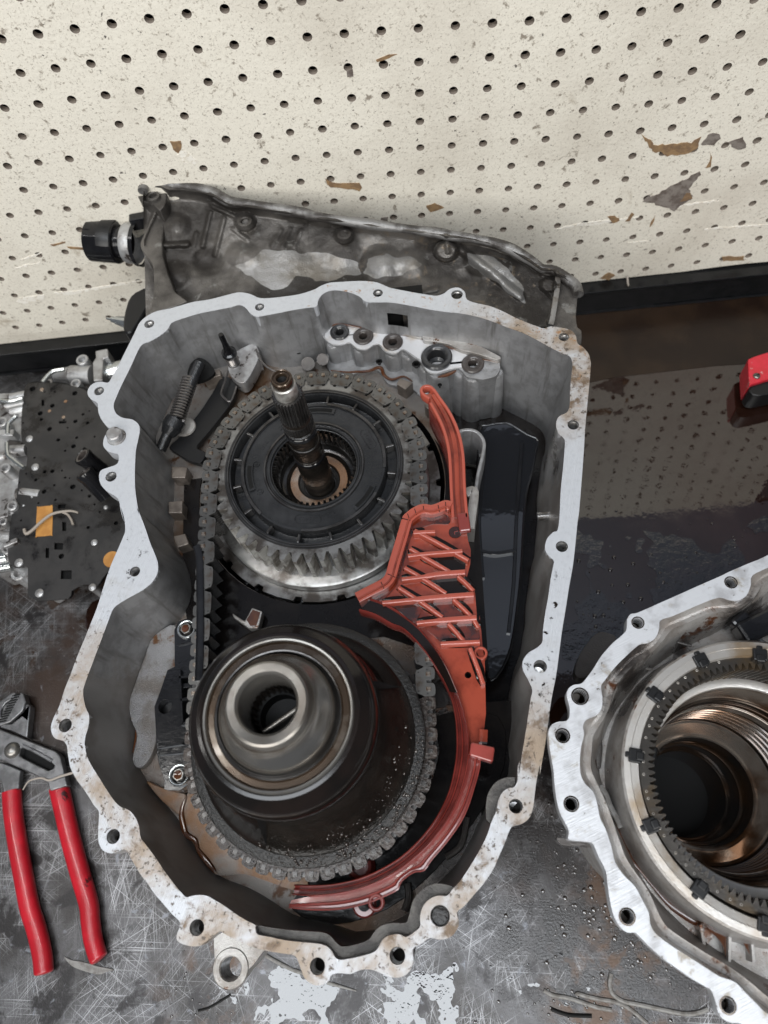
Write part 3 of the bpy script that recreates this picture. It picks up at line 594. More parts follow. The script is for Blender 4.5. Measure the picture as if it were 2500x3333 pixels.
for j in range(rows-1):
    for i in range(n):
        q = (j*n+i, j*n+(i+1) % n, (j+1)*n+(i+1) % n, (j+1)*n+i); cx = sum((vs[k] for k in q), Vector((0, 0, 0)))/4
        X, Y = proj(cx)
        if in_poly(X, Y, SLOT): continue
        fs.append(q)
mb.add(vs, fs); iwo = mb.put('inner_wall', m_cast, case, ang=50, fix=False)
wet = []
for p in vs:
    X, Y = proj(p); ss = lambda v: max(0.0, min(1.0, v))
    wet.append(max(ss((X-1500)/80)*ss((Y-1430)/260), ss((Y-2430)/200), ss((1000-X)/100)*ss((Y-1950)/420)))
set_attr(iwo, 'wet', wet)
# slot recess behind
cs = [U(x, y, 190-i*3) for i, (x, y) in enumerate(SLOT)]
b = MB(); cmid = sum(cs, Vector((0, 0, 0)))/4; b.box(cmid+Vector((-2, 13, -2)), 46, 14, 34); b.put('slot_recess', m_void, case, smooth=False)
# stepped ledges inside the front rim
def ledge(top_px, in_px, z0, nm='rim_ledge'):
    a = crom(UU(top_px, z0), 3, False); b_ = crom(UU(in_px, z0), 3, False); poly = a+list(reversed(b_))
    mb = MB(); mb.prism(poly, 9); mb.put(nm, m_ledge, case, ang=40, bevel=.8)
ledge(H((664, 1018), (690, 1024), (760, 1037), (870, 1052), (990, 1062), (1100, 1070), (1150, 1092), (1200, 1147), (1240, 1162), (1320, 1147), (1400, 1117), (1440, 1062), (1490, 1022), (1560, 1007), (1640, 1007)) + G((262, 1060), (290, 960), (350, 890), (420, 855), (490, 855), (552, 872)),
      H((655, 1080), (690, 1096), (760, 1108), (850, 1128), (950, 1140), (1040, 1148), (1110, 1160), (1150, 1193), (1180, 1243), (1220, 1256), (1280, 1248), (1370, 1228), (1440, 1203)) + G((74, 1265), (130, 1198), (200, 1190), (245, 1208), (305, 1172), (341, 1135), (341, 1065), (364, 998), (410, 952), (460, 938), (510, 940), (552, 896)), 202)
ledge(G((768, 440), (763, 390), (765, 330), (780, 260), (830, 190), (900, 160), (955, 162)), G((792, 460), (806, 450), (836, 385), (851, 315), (876, 266), (914, 236), (950, 230)), 202)
# floor with the drum well
def slab(name, px, z, th, m, bev=1.0, n=3, par=case, hl=(), ang=40):
    P = crom(UU(px, z), n) if n > 1 else UU(px, z); b = MB(); b.prism(P, th, hl); return b.put(name, m, par, ang=ang, bevel=bev)
UX, UY = -82.5, 274.0
fl = [Vector((p.x, p.y, ZF)) for p in avg(inset(iw, 4.8), 8)][::2]
def clip(P, ax, lim, sg):
    out = []
    for i in range(len(P)):
        a, b_ = P[i], P[(i+1) % len(P)]; da, db = sg*(a[ax]-lim), sg*(b_[ax]-lim)
        if da >= 0: out.append(a.copy())
        if (da >= 0) != (db >= 0): out.append(a.lerp(b_, da/(da-db)))
    return out
well = circ((UX, UY, ZF), 96, 60)
mb = MB(); mb.prism(clip(fl, 0, 15, -1), 36, [well]); mb.put('floor', m_floor, case, smooth=False)
mb = MB(); mb.prism(clip(clip(fl, 0, 15, 1), 1, 100, -1), 36); mb.put('floor', m_castblack, case, smooth=False)
mb = MB(); mb.prism([Vector((p.x, p.y, 113)) for p in clip(fl, 0, 14, 1)], 4); mb.put('lower_floor', m_castblack, case, smooth=False)
b = MB(); b.lathe([(96, ZF), (95.5, ZF-2), (95, 70), (94, 62), (.01, 62)], (UX, UY, 0), 60); b.put('drum_well', m_well, case, fix=False)
slab('oily_floor', [(1620, 2330), (1640, 2500), (1540, 2680), (1420, 2830), (1260, 2960), (1080, 3010), (950, 2960), (985, 2880), (1000, 2800), (1200, 2780), (1360, 2640), (1430, 2450), (1420, 2330)], ZF+1.2, 1, m_castblack, .4)
arc = [Vector((UX+96.5*math.cos(a), UY+96.5*math.sin(a), ZF+2.2)) for a in [math.radians(170+k*5) for k in range(43)]]
mb = MB(); mb.prism(arc+[Vector((36, 255, ZF+2.2)), Vector((30, 120, ZF+2.2)), Vector((-40, 150, ZF+2.2)), Vector((-140, 150, ZF+2.2)), Vector((-172, 120, ZF+2.2)), Vector((-188, 200, ZF+2.2)), Vector((-192, 290, ZF+2.2))], 1); mb.put('oily_floor', m_castblack, case, smooth=False)
# splined lugs round the drum well on its left side
for px in (A((815, 1235), (920, 1240), (905, 1310), (815, 1310)), A((795, 1465), (888, 1458), (885, 1540), (795, 1540)), B((925, 190), (1005, 172), (1030, 240), (955, 265)), A((1010, 640), (1130, 600), (1140, 640), (1030, 680)), D((900, 760), (990, 790), (940, 835), (880, 800)), D((1060, 930), (1090, 915), (1130, 960), (1080, 960))):
    b = MB(); b.prism(UU(px, 160), 50); b.put('spline_lug', m_lug, case, smooth=False, bevel=.8)
# pads and pedestals on the floor: pale raised wall foot at the left and oily pad at lower left
slab('wall_foot', B((800, 840), (945, 770), (960, 1040), (900, 1070), (860, 1200), (830, 1400), (810, 1550), (760, 1659), (700, 1700), (660, 1640), (690, 1490), (650, 1380), (640, 1270), (685, 1130), (745, 960)), 153, 10, m_foot, 1.5)
slab('floor_pad', Cc((650, 385), (740, 420), (850, 455), (915, 480), (870, 600), (820, 570), (740, 500)), 152, 8, m_brownpad, 1.5)
slab('floor_pad', Cc((920, 470), (1000, 400), (1100, 520), (1250, 680), (1450, 850), (1659, 940), (1700, 1090), (1580, 1085), (1450, 1040), (1290, 990), (1110, 995), (1030, 890), (990, 790), (930, 720), (890, 640), (885, 570)), 150.5, 6, m_brownpad, 1.2)
for pth in (B((715, 1130), (680, 1220), (655, 1290), (665, 1350), (695, 1420), (690, 1500), (670, 1600)), Cc((905, 490), (880, 580), (890, 660), (910, 730), (970, 770), (985, 830)), Cc((985, 830), (1040, 900), (1100, 975))):
    b = MB(); b.tube(crom(UU(pth, 151.5), 4, False), lambda t: 1.0+.9*math.sin(math.pi*t), 8, .5); b.put('oil_run', m_oilrun, case)
b = MB(); b.lathe([(9, 0), (7, 5), (5, 5.5), (4.6, 2), (.01, 2)], U(1175, 2820, 150), 28); b.put('plug_seat', m_redwet, case)
# lower mounting lug near the bench, seen below the rim
lug = crom(UU(H((400, 1020), (392, 1110), (395, 1210), (405, 1310), (430, 1380), (470, 1408), (520, 1412), (560, 1385), (600, 1330), (650, 1280), (700, 1210), (740, 1150), (700, 1050)), 118), 3)
cl = U(*H((502, 1305))[0], 118); rl = pxr(*H((502, 1305))[0], 118, 34)
mb = MB(); mb.prism(lug, 22, [circ(cl, rl, 24)]); mb.put('mounting_lug', m_satin, case, bevel=1.0)
b = MB(); b.lathe([(rl, -.5), (rl-.2, -21)], cl, 24); b.put('lug_bore', m_bore, case, fix=False)
b = MB(); b.lathe([(rl+5, .0), (rl+4.4, .8), (rl+.6, .8), (rl+.2, 0)], cl, 24); b.put('lug_collar', m_satin, case, fix=False)

# ---- seal shelf in the far wall
ZS = 172.0
SEALS = ((512, 466, 31, 13, m_rubber, 0), (665, 493, 33, 13, m_rubberb, 0), (857, 530, 33, 14, m_rubberb, 0), (1143, 632, 51, 29, m_rubber, 1), (1378, 672, 37, 15, m_rubberb, 0))
SH = [circ(U(*D((x, y))[0], ZS+.6), pxr(*D((x, y))[0], ZS, (r+2)), 24) for x, y, R, r, m, big in SEALS]
shelf = slab('seal_block', D((400, 480), (425, 435), (500, 412), (600, 425), (740, 445), (850, 460), (950, 482), (1040, 505), (1140, 530), (1240, 560), (1330, 600), (1440, 640), (1540, 650), (1555, 700), (1530, 745), (1490, 760), (1440, 770), (1390, 762), (1340, 752), (1290, 700), (1235, 712), (1150, 737), (1085, 725), (1040, 660), (990, 625), (925, 580), (890, 600), (850, 608), (800, 585), (770, 550), (740, 545), (690, 578), (640, 578), (605, 560), (575, 535), (530, 548), (470, 548), (425, 520)), ZS, 58, m_cast, 1.2, hl=SH)
slab('seal_face', D((415, 480), (440, 440), (505, 420), (600, 432), (740, 452), (850, 468), (950, 490), (1040, 512), (1140, 538), (1235, 566), (1330, 606), (1400, 640), (1390, 700), (1300, 690), (1230, 700), (1150, 725), (1085, 715), (1045, 650), (990, 610), (925, 570), (890, 592), (850, 598), (805, 578), (775, 542), (740, 538), (690, 570), (640, 570), (608, 552), (575, 527), (530, 540), (470, 540), (430, 515)), ZS+.6, 1, m_shelf, 0, hl=SH)
for (x, y, r, zt) in ((1075, 700, 6, 168), (1150, 722, 9, 170), (1240, 715, 5, 166), (1300, 735, 6, 166), (1380, 745, 8.5, 169), (1460, 745, 5, 166), (1530, 735, 6, 168), (470, 545, 6, 170), (640, 572, 6, 169), (855, 600, 6.5, 169), (760, 545, 5, 164), (960, 610, 7, 166)):
    c = U(*D((x, y))[0], zt); b = MB(); b.lathe([(.01, zt), (r-1.2, zt), (r, zt-1.6), (r+1.5, 112)], (c.x, c.y+2, 0), 18); b.put('casting_column', m_cast, case, fix=False)
slab('lower_block', D((440, 585), (700, 620), (860, 640), (960, 660), (1040, 760), (1090, 850), (1060, 900), (980, 830), (830, 800), (760, 710), (600, 735), (450, 725)), 150, 40, m_cast, 2)
for (x, y, R, r, m, big) in SEALS:
    px = D((x, y))[0]; c = U(*px, ZS+.6); Rm = pxr(*px, ZS, R); rm = pxr(*px, ZS, r); b = MB()
    if big: prof = [(Rm, 0), (Rm, 2.0), (Rm-1, 3.2), (Rm-3, 3.4), (rm+1.2, 3.0), (rm, 1.6), (rm, -8), (rm*.62, -9), (rm*.62, -16)]
    else: prof = [(Rm, 0), (Rm, 1.2), (Rm-.7, 2.0), (Rm-2.0, 2.1), (Rm*.62, 1.7), (Rm*.56, 1.2), (rm+.6, 1.3), (rm, .7), (rm, -6), (.01, -6)]
    b.lathe(prof, c, 32); o = b.put('port_seal', m, case, fix=False)
    b = MB(); b.lathe([(rm+.4, -5.5 if not big else -14), (.01, -5.6 if not big else -14.2)], c, 24); b.put('port_bore', m_void, o, fix=False)
for (x, y, r) in ((768, 655, 8), (1010, 672, 11), (1490, 733, 9), (245, 592, 7), (1163, 808, 4)):
    px = D((x, y))[0]; b = MB(); c = U(*px, ZS-2 if x > 1000 else 160); b.lathe([(pxr(*px, ZS, r)+.8, .4), (pxr(*px, ZS, r), 1.1), (pxr(*px, ZS, r)*.8, .9), (pxr(*px, ZS, r)*.7, -3), (.01, -3)], c, 16); b.put('small_oil_port', m_void, case, fix=False)
def bead(name, px, z, r, m, flat=.6, n=4, par=case):
    P = crom(UU(px, z), n, False) if not callable(z) else crom([U(x, y, z(i)) for i, (x, y) in enumerate(px)], n, False)
    b = MB(); b.tube(P, r, 8, flat); return b.put(name, m, par)
slab('seal_ridge', D((1052, 480), (1070, 462), (1130, 465), (1220, 490), (1320, 505), (1400, 540), (1490, 585), (1560, 625), (1530, 640), (1440, 612), (1380, 595), (1300, 575), (1220, 540), (1130, 522), (1060, 515)), ZS+5, 8, m_satin, 1.6)
slab('seal_ridge', D((820, 425), (880, 422), (980, 450), (1040, 465), (1045, 500), (950, 480), (870, 462), (825, 450)), ZS+3, 6, m_satin, 1.2)
for pth, z, r in ((D((402, 470), (440, 428), (490, 412), (560, 416), (680, 437), (840, 462), (960, 490)), ZS+1.4, .8), (D((1045, 505), (1140, 530), (1240, 566), (1320, 580), (1410, 600), (1430, 635), (1540, 655)), ZS+1.8, .9),
                  (D((1060, 458), (1130, 460), (1220, 482), (1330, 498), (1400, 528)), ZS+5.2, .8), (D((455, 712), (560, 722), (610, 720), (700, 715), (775, 690), (800, 740), (850, 770), (930, 750), (985, 785)), 151.5, 1.1),
                  (D((1150, 755), (1210, 740), (1270, 712)), 171, 1.2), (D((820, 430), (900, 440), (1000, 468), (1048, 490)), ZS+4, .9)):
    bead('oil_run', pth, z, lambda t, r=r: r*(.5+.8*math.sin(math.pi*t)), m_oilrun, .5)
# boss columns on the far wall and casting pillars at the right
b = MB(); b.cyl(U(*D((305, 668))[0], 156), U(*D((305, 668))[0], 130), pxr(*D((305, 640))[0], 165, 22), n=20); b.put('boss_column', m_castoil, case)
b = MB(); b.cyl(U(*D((400, 640))[0], 163), U(*D((400, 640))[0], 120), pxr(*D((400, 640))[0], 165, 19), n=20); b.put('boss_column', m_castoil, case)
p1 = crom(UU(E((385, 1020), (400, 1003), (440, 996), (490, 1003), (530, 1035), (552, 1085), (545, 1150), (528, 1220), (510, 1300), (497, 1400)), 168), 4, False)
b = MB(); b.rib(p1, 2.6, 50); b.put('casting_rib', m_cast, case, ang=50)
p1 = crom(UU(E((430, 1410), (465, 1390), (488, 1400), (480, 1480), (468, 1560), (460, 1640)), 172), 3, False)
b = MB(); b.rib(p1, 6.5, 60); b.put('casting_rib', m_satin, case, ang=50)
b = MB(); q = E((925, 1560))[0]; b.cyl(U(*q, 168)+Vector((6, 0, 0)), U(*q, 168)-Vector((3, 0, 0)), 3.2, n=18); b.put('wall_stud', m_bore, case)
for px in (G((250, 850), (262, 940), (235, 1030)), G((640, 420), (600, 600), (500, 680))):
    bead('casting_rib', px, 150, 2.2, m_castoil, 1)

# ---- sump side of the case leaning to the pegboard (grimy)
top_px = Hs((430, 130), (440, 85), (460, 62), (545, 65), (600, 92), (700, 95), (800, 110), (890, 137), (960, 182), (1000, 202), (1150, 217), (1300, 242), (1500, 277)) + R2((0, 1150), (200, 1180), (400, 1207), (700, 1245), (780, 1262), (900, 1275), (1000, 1295), (1100, 1330), (1200, 1390), (1270, 1440), (1330, 1442), (1400, 1490), (1450, 1530), (1462, 1580))
bot_px = A((650, 262), (725, 228), (800, 214), (870, 194), (960, 168), (1060, 154), (1160, 129), (1240, 108), (1290, 108), (1340, 121), (1390, 143)) + D((60, 244), (150, 234), (250, 219), (345, 189), (390, 164), (450, 144), (600, 134), (690, 134), (760, 144), (830, 174)) + E((100, 109), (180, 122), (240, 129), (330, 84), (385, 76), (425, 104), (440, 154), (580, 194), (750, 269), (900, 329), (985, 326), (1080, 338), (1130, 345))
def res2(px, n):
    P = [Vector((x, y, 0)) for x, y in px]; return [(p.x, p.y) for p in resample(P, n, False)]
NU, NV = 320, 110
tp, bp = res2(top_px, NU), res2(bot_px, NU)
def ztop(x): return 230-38*max(0, min(1, (x-450)/1430))
bumps = [(*R2((-350, 1380))[0], 60, 4), (*R2((150, 1330))[0], 90, 5), (*Hs((1095, 345))[0], 38, 9), (*R2((200, 1270))[0], 36, 7), (*R2((750, 1355))[0], 44, 11), (*R2((1305, 1540))[0], 34, 9), (*Hs((640, 690))[0], 60, 5), (*Hs((640, 380))[0], 60, 5), (*R2((400, 1420))[0], 75, 7), (*Hs((1300, 620))[0], 120, 4), (*R2((560, 1420))[0], 60, 5), (*R2((950, 1400))[0], 70, 8), (*R2((1050, 1450))[0], 60, 7), (*R2((860, 1530))[0], 60, -6), (*Hs((850, 600))[0], 60, -5), (*R2((640, 1310))[0], 40, -5)]
ribs = [(Hs((480, 500))[0], Hs((720, 490))[0], 14, 6), (Hs((520, 260))[0], Hs((430, 480))[0], 10, 6), (Hs((430, 480))[0], Hs((560, 720))[0], 12, 6), (Hs((560, 720))[0], Hs((520, 880))[0], 12, 5), (Hs((880, 240))[0], Hs((1030, 310))[0], 8, 5), (Hs((870, 280))[0], Hs((820, 500))[0], 5, 3), (Hs((960, 320))[0], Hs((900, 560))[0], 5, 3), (Hs((780, 420))[0], Hs((760, 500))[0], 4, 2), (Hs((1020, 390))[0], Hs((1110, 460))[0], 5, 3), (Hs((1330, 400))[0], Hs((1270, 500))[0], 4, 2), (Hs((1390, 390))[0], Hs((1340, 500))[0], 4, 2), (Hs((1460, 400))[0], Hs((1420, 500))[0], 4, 2), (R2((750, 1270))[0], R2((760, 1360))[0], 10, 6), (R2((820, 1340))[0], R2((1150, 1600))[0], 20, 7), (R2((1350, 1450))[0], R2((1330, 1659))[0], 9, 9), (R2((1270, 1490))[0], R2((1440, 1480))[0], 9, 5), (R2((560, 1600))[0], R2((700, 1560))[0], 14, 4)]
def hh(x, y, v):
    if v < .06: z = 0
    elif v < .16: z = -15*math.sin((v-.06)/.10*math.pi/2)
    else: z = -15-13*math.sin(min(1, (v-.16)/.84)*math.pi*.5)
    for bx, by, br, bh in bumps:
        d = math.hypot(x-bx, (y-by)*1.15)/br
        if d < 1: z += bh*(1-d*d)**1.5 if bh < 0 or br > 50 else bh*min(1, (1-d)*2.6)
    for (x1, y1), (x2, y2), wd, h in ribs:
        dx, dy = x2-x1, y2-y1; t = max(0, min(1, ((x-x1)*dx+(y-y1)*dy)/(dx*dx+dy*dy))); d = math.hypot(x-x1-dx*t, y-y1-dy*t)/max(wd, 11)
        if d < 1: z += h*.65*(1-d*d)**1.5
    z += 2.2*mnoise.noise(Vector((x*.012, y*.012, 0)))+.35*mnoise.noise(Vector((x*.05, y*.05, 3)))
    return z
mb = MB(); vs = []; fs = []; bare = []
for i in range(NU):
    vs.append(U(tp[i][0], tp[i][1], ztop(tp[i][0]))+Vector((0, 5, -3)))
    vs[-1].z -= 120
for j in range(NV):
    v = j/(NV-1); ve = v**1.0
    for i in range(NU):
        x = tp[i][0]*(1-ve)+bp[i][0]*ve; y = tp[i][1]*(1-ve)+bp[i][1]*ve
        zb = ztop(x)*(1-ve)+(ZR+6)*ve+hh(x, y, ve)
        if v < .01: zb -= 1.5
        p = U(x, y, zb); vs.append(p)
PB = [R2((-60, 1370), (60, 1350), (150, 1385), (260, 1400), (270, 1450), (200, 1480), (120, 1560), (-40, 1580), (-190, 1545), (-240, 1500), (-250, 1420)), ]
PB = [Hs((1030, 650), (1110, 600), (1220, 520), (1330, 530), (1450, 560), (1560, 545), (1700, 570), (1830, 600), (1850, 680), (1700, 720), (1560, 740), (1500, 700), (1440, 685), (1370, 760), (1280, 790), (1200, 760), (1160, 700), (1090, 690))] + [R2((420, 1380), (560, 1390), (620, 1420), (520, 1490), (430, 1490)), R2((850, 1360), (1000, 1390), (1100, 1450), (1160, 1560), (1180, 1640), (1100, 1600), (980, 1500), (880, 1430)), R2((330, 1400), (420, 1395), (470, 1470), (380, 1510), (300, 1470))]
val = []
for p in vs:
    X, Y = proj(p); X += 14*mnoise.noise(Vector((X*.02, Y*.02, 1))); Y += 14*mnoise.noise(Vector((X*.02, Y*.02, 7)))
    val.append(1.0 if any(in_poly(X, Y, P) for P in PB) else 0.0)
for it in range(5):
    nv = val[:]
    for j in range(1, NV):
        for i in range(1, NU-1):
            k = j*NU+i; nv[k] = (val[k]*2+val[k-1]+val[k+1]+val[k-NU]+val[min(k+NU, len(val)-1)])/6
    val = nv
for j in range(NV):
    for i in range(NU-1): fs.append((j*NU+i, j*NU+i+1, (j+1)*NU+i+1, (j+1)*NU+i))
mb.add(vs, fs); so = mb.put('sump_side', m_house, case, ang=60, fix=False); set_attr(so, 'bare', val)
# raised flange lip along its far edge
P = crom([U(x, y+7, ztop(x)-2.0) for x, y in res2(top_px, 60)], 2, False); b = MB(); b.tube(P, lambda t: 4.2+.5*math.sin(t*40), 12, .9); b.put('sump_flange', m_bare2, case, ang=70)
for (x, y, r) in ((*Hs((1095, 345))[0], 13), (*R2((200, 1270))[0], 12), (*R2((750, 1362))[0], 14), (*R2((1308, 1540))[0], 11), (*Hs((497, 180))[0], 12)):
    z = ztop(x)-8; c = U(x, y, z); rr = pxr(x, y, z, r); b = MB(); b.lathe([(rr+3.2, -3), (rr+2.6, 1.0), (rr+.6, 1.6), (rr, .8), (rr, -5), (.01, -5)], c, 20); b.put('sump_bolt_boss', m_house, case, fix=False)
# left end: lug, side face, hydraulic connector, breather
slab('end_lug', Hs((385, 120), (402, 95), (440, 90), (560, 110), (585, 200), (540, 270), (500, 230), (440, 212), (398, 180)), 219, 30, m_house, 1.5, 2)
slab('end_wall', Hs((520, 235), (580, 250), (560, 420), (560, 560), (640, 800), (720, 860), (520, 930), (470, 935), (495, 860), (500, 700), (490, 620), (460, 575), (425, 530), (412, 480), (445, 410), (480, 330)), 205, 150, m_house, 2, 2)
# connector
c0 = U(*Hs((440, 490))[0], 180); ax = (U(*Hs((150, 470))[0], 180)-c0).normalized(); Mx = ax.to_track_quat('Z', 'Y').to_matrix()
k = (U(*Hs((86, 470))[0], 180)-c0).length/1.0
def tt(pxx): return (U(*Hs((pxx, 480))[0], 180)-c0).length
R_ = lambda half: pxr(*Hs((200, 480))[0], 180, half/2)
b = MB(); b.lathe([(.01, tt(90)), (R_(112), tt(90)), (R_(124), tt(97)), (R_(126), tt(270)), (R_(118), tt(280)), (R_(96), tt(282)), (R_(92), tt(330))], c0, 36, Mx); cn = b.put('hose_connector', m_plas, case)
b = MB(); b.lathe([(R_(132), tt(190)), (R_(132), tt(270)), (R_(128), tt(276))], c0, 36, Mx, .6, 4.4); b.put('connector_clip', m_plasd, cn)
b = MB(); b.lathe([(R_(100), tt(325)), (R_(118), tt(330)), (R_(122), tt(350)), (R_(118), tt(395)), (R_(110), tt(400))], c0, 36, Mx); b.put('connector_collar', m_vb, cn)
b = MB(); b.lathe([(R_(126), tt(398)), (R_(134), tt(405)), (R_(134), tt(450)), (R_(120), tt(470))], c0, 36, Mx); b.put('connector_nut', m_plas, cn)
b = MB(); b.box(U(*Hs((415, 338))[0], 196), 17, 9, 12, .1); b.put('connector_tab', m_plas, cn, smooth=False, bevel=1.5)
# breather and stud below it
slab('side_bracket', Hs((330, 860), (380, 800), (470, 765), (500, 800), (480, 870), (440, 930), (360, 1060), (310, 1060), (300, 990)), 175, 40, m_plasd, 2, 2)
b = MB(); p, q = U(*Hs((195, 972))[0], 165), U(*Hs((330, 1000))[0], 165); b.cyl(p, p.lerp(q, .25), 1.0, 1.3, 12); b.cyl(p.lerp(q, .25), p.lerp(q, .45), 2.6, 2.8, 14); b.cyl(p.lerp(q, .45), p.lerp(q, 1), 3.4, 5.5, 16); b.put('side_stud', m_zinc, case)
# right end corner block of the sump
slab('end_block', E((930, 30), (1000, 0), (1090, -10), (1150, 30), (1160, 120), (1150, 250), (1160, 330), (1185, 350), (1185, 440), (1140, 430), (1080, 345), (985, 320), (960, 280), (1000, 150), (960, 90)), 186, 150, m_house, 2, 2)
b = MB(); b.rib(crom(UU(E((1035, -60), (1030, 60), (1015, 160), (995, 280), (985, 310)), 192), 3, False), 4, 30); b.put('end_rib', m_bare, case, ang=50)
# ------------------------------------------------------------------ upper chain wheel on the drum, input shaft
ZC = 181.0
LX, LY = -87.8, 78.2
AX = Vector((UX, UY, 0)); AL = Vector((LX, LY, 0))
def gear(rr, rt, n, z1, z0, inner=None, duty=.5, ph=0, tipw=.35):
    """spur wheel: straight flanked teeth between z0 and z1"""
    pts = []
    for i in range(n):
        a = 2*math.pi*(i+ph)/n; s = 2*math.pi/n
        for f, r in ((-.5, rr), (-.5+(1-duty)/2, rr), (-tipw*duty/1.0*.5, rt), (tipw*duty*.5, rt), (.5-(1-duty)/2, rr)): pts.append((a+f*s, r))
    b = MB(); m = len(pts); vs = []; fs = []
    loops = [[Vector((r*math.cos(a), r*math.sin(a), z)) for a, r in pts] for z in (z1, z0)]
    ri = inner if inner else rr*.97
    loops = [[Vector((ri*math.cos(a), ri*math.sin(a), z1)) for a, r in pts]]+loops
    if ri < rr: loops.append([Vector((ri*math.cos(a), ri*math.sin(a), z0)) for a, r in pts])
    for lp in loops: vs += lp
    for j in range(len(loops)-1):
        for i in range(m): fs.append((j*m+i, j*m+(i+1) % m, (j+1)*m+(i+1) % m, (j+1)*m+i))
    b.add(vs, fs); return b
def at(b, c):
    c = Vector(c); b.v = [v+c for v in b.v]; return b
wheel = empty('chain_sprocket', (UX, UY, 120), 'large dark steel chain wheel on the upper drum around the upright shaft', 'chain sprocket')
def dark_top(o):                                              # light and shade put into tooth colours: flanks paler, roots black, top dull
    o.data.materials.append(m_rimsteel); o.data.materials.append(m_well)
    for p in o.data.polygons:
        c = p.center/S-AX; r = math.hypot(c.x, c.y)
        if p.normal.z > .9: p.material_index = 1
        elif r < 70.8: p.material_index = 2
dark_top(at(gear(70.0, 76.6, 50, ZC, ZC-29, 64, .80), AX).put('toothed_rim', m_tooth, wheel, smooth=False))
b = MB(); b.lathe([(66.8, ZC+.02), (66.5, ZC+.8), (66.1, ZC+.8), (65.9, ZC+.3), (65.4, ZC+.3), (65.1, ZC+1.1), (63.9, ZC+1.1), (63.5, ZC+.4), (62.2, ZC+.4), (61.6, ZC-1), (61.2, ZC-9), (58, ZC-10), (54.5, ZC-9.5), (54, ZC-.5), (53.2, ZC+.6), (51.6, ZC+.6), (51.2, ZC-.6), (43.6, ZC-1.0), (42.8, ZC-1.0)], AX, 96); b.put('wheel_face', m_drum, wheel, fix=False)
b = MB(); b.lathe([(42.9, ZC-1.0), (39.0, ZC-1.2), (37.8, ZC-1.2), (37.4, ZC-.2), (35.9, ZC-.1), (35.4, ZC-1.3), (34.6, ZC-1.5), (34.2, ZC-.7), (32.9, ZC-.7), (32.2, ZC-2.2), (31.6, ZC-2.4), (31.4, ZC-3)], AX, 96); b.put('hub_ring', m_drum, wheel, fix=False)
for i in range(16):                                           # ribs across the recess
    a = math.radians(11+22.5*i); m = Matrix.Rotation(a, 3, 'Z'); b = MB()
    b.box(AX+m @ Vector((58.3, 0, ZC-5.2)), 6.6, 2.0, 8.6, M3=m); b.put('recess_rib', m_steel, wheel, smooth=False, bevel=.6)
b = MB(); b.lathe([(66.3, ZC+.9), (65.9, ZC+1.5), (65.3, ZC+1.5), (65.0, ZC+.9)], AX, 96); b.lathe([(64.6, ZC+1.15), (64.3, ZC+1.7), (63.5, ZC+1.7), (63.2, ZC+1.0)], AX, 96); b.lathe([(37.7, ZC-.4), (37.3, ZC+.25), (36.1, ZC+.3), (35.6, ZC-.6)], AX, 96); b.put('bright_ridge', m_steel, wheel, fix=False)
for a0, a1 in ((2.05, 3.9), (-1.75, -.55), (-.15, 1.35)):      # raised arcs
    b = MB(); b.lathe([(51.6, ZC-.6), (51.8, ZC+1.6), (53.8, ZC+1.6), (54.2, ZC-4)], AX, 24, None, a0, a1); b.put('retaining_arc', m_steel, wheel)
for a in (1.45, 3.25, 5.6):                                   # slots in the hub plate
    b = MB(); b.lathe([(45.5, ZC-.4), (45.5, ZC+.5), (50.3, ZC+.5), (50.3, ZC-.4)], AX, 12, None, a-.24, a+.24, True); o = b.put('plate_window', m_drum, wheel, smooth=False)
    b = MB(); b.lathe([(46.3, ZC+.53), (49.5, ZC+.53)], AX, 10, None, a-.20, a+.20); b.put('window_recess', m_void, o, smooth=False, fix=False)
# internal spline and the rings deep in the hub
pts = []; NSP = 44
for i in range(NSP):
    s = 2*math.pi/NSP; a = i*s; pts += [(a, 31.4), (a+.42*s, 31.4), (a+.52*s, 29.0), (a+.90*s, 29.0)]
mb = MB(); m = len(pts); vs = [AX+Vector((r*math.cos(a), r*math.sin(a), z)) for z in (ZC-3, ZC-17) for a, r in pts]
mb.add(vs, [(i, (i+1) % m, m+(i+1) % m, m+i) for i in range(m)]); mb.put('spline_ring', m_steel, wheel, ang=20, fix=False)
b = MB(); b.lathe([(31.4, ZC-17), (28.8, ZC-17.3), (28.6, ZC-26), (27, ZC-27), (24, ZC-27)], AX, 64); b.put('hub_bore', m_steel, wheel, fix=False)
b = MB(); b.lathe([(25.6, ZC-28), (25.2, ZC-24), (23.6, ZC-23.4), (22.8, ZC-24.4), (22.4, ZC-25)], AX, 64); b.put('bearing_lip', m_drumw, wheel, fix=False)
b = MB(); b.lathe([(22.4, ZC-25), (22.0, ZC-24.2), (16.4, ZC-24.4), (15.8, ZC-25.6)], AX, 64); b.put('thrust_washer', m_bronze, wheel, fix=False)
b = MB(); b.lathe([(15.8, ZC-25.6), (15.2, ZC-27), (12.5, ZC-28), (12.2, ZC-31), (9, ZC-31)], AX, 48); b.put('inner_race', m_steel, wheel, fix=False)
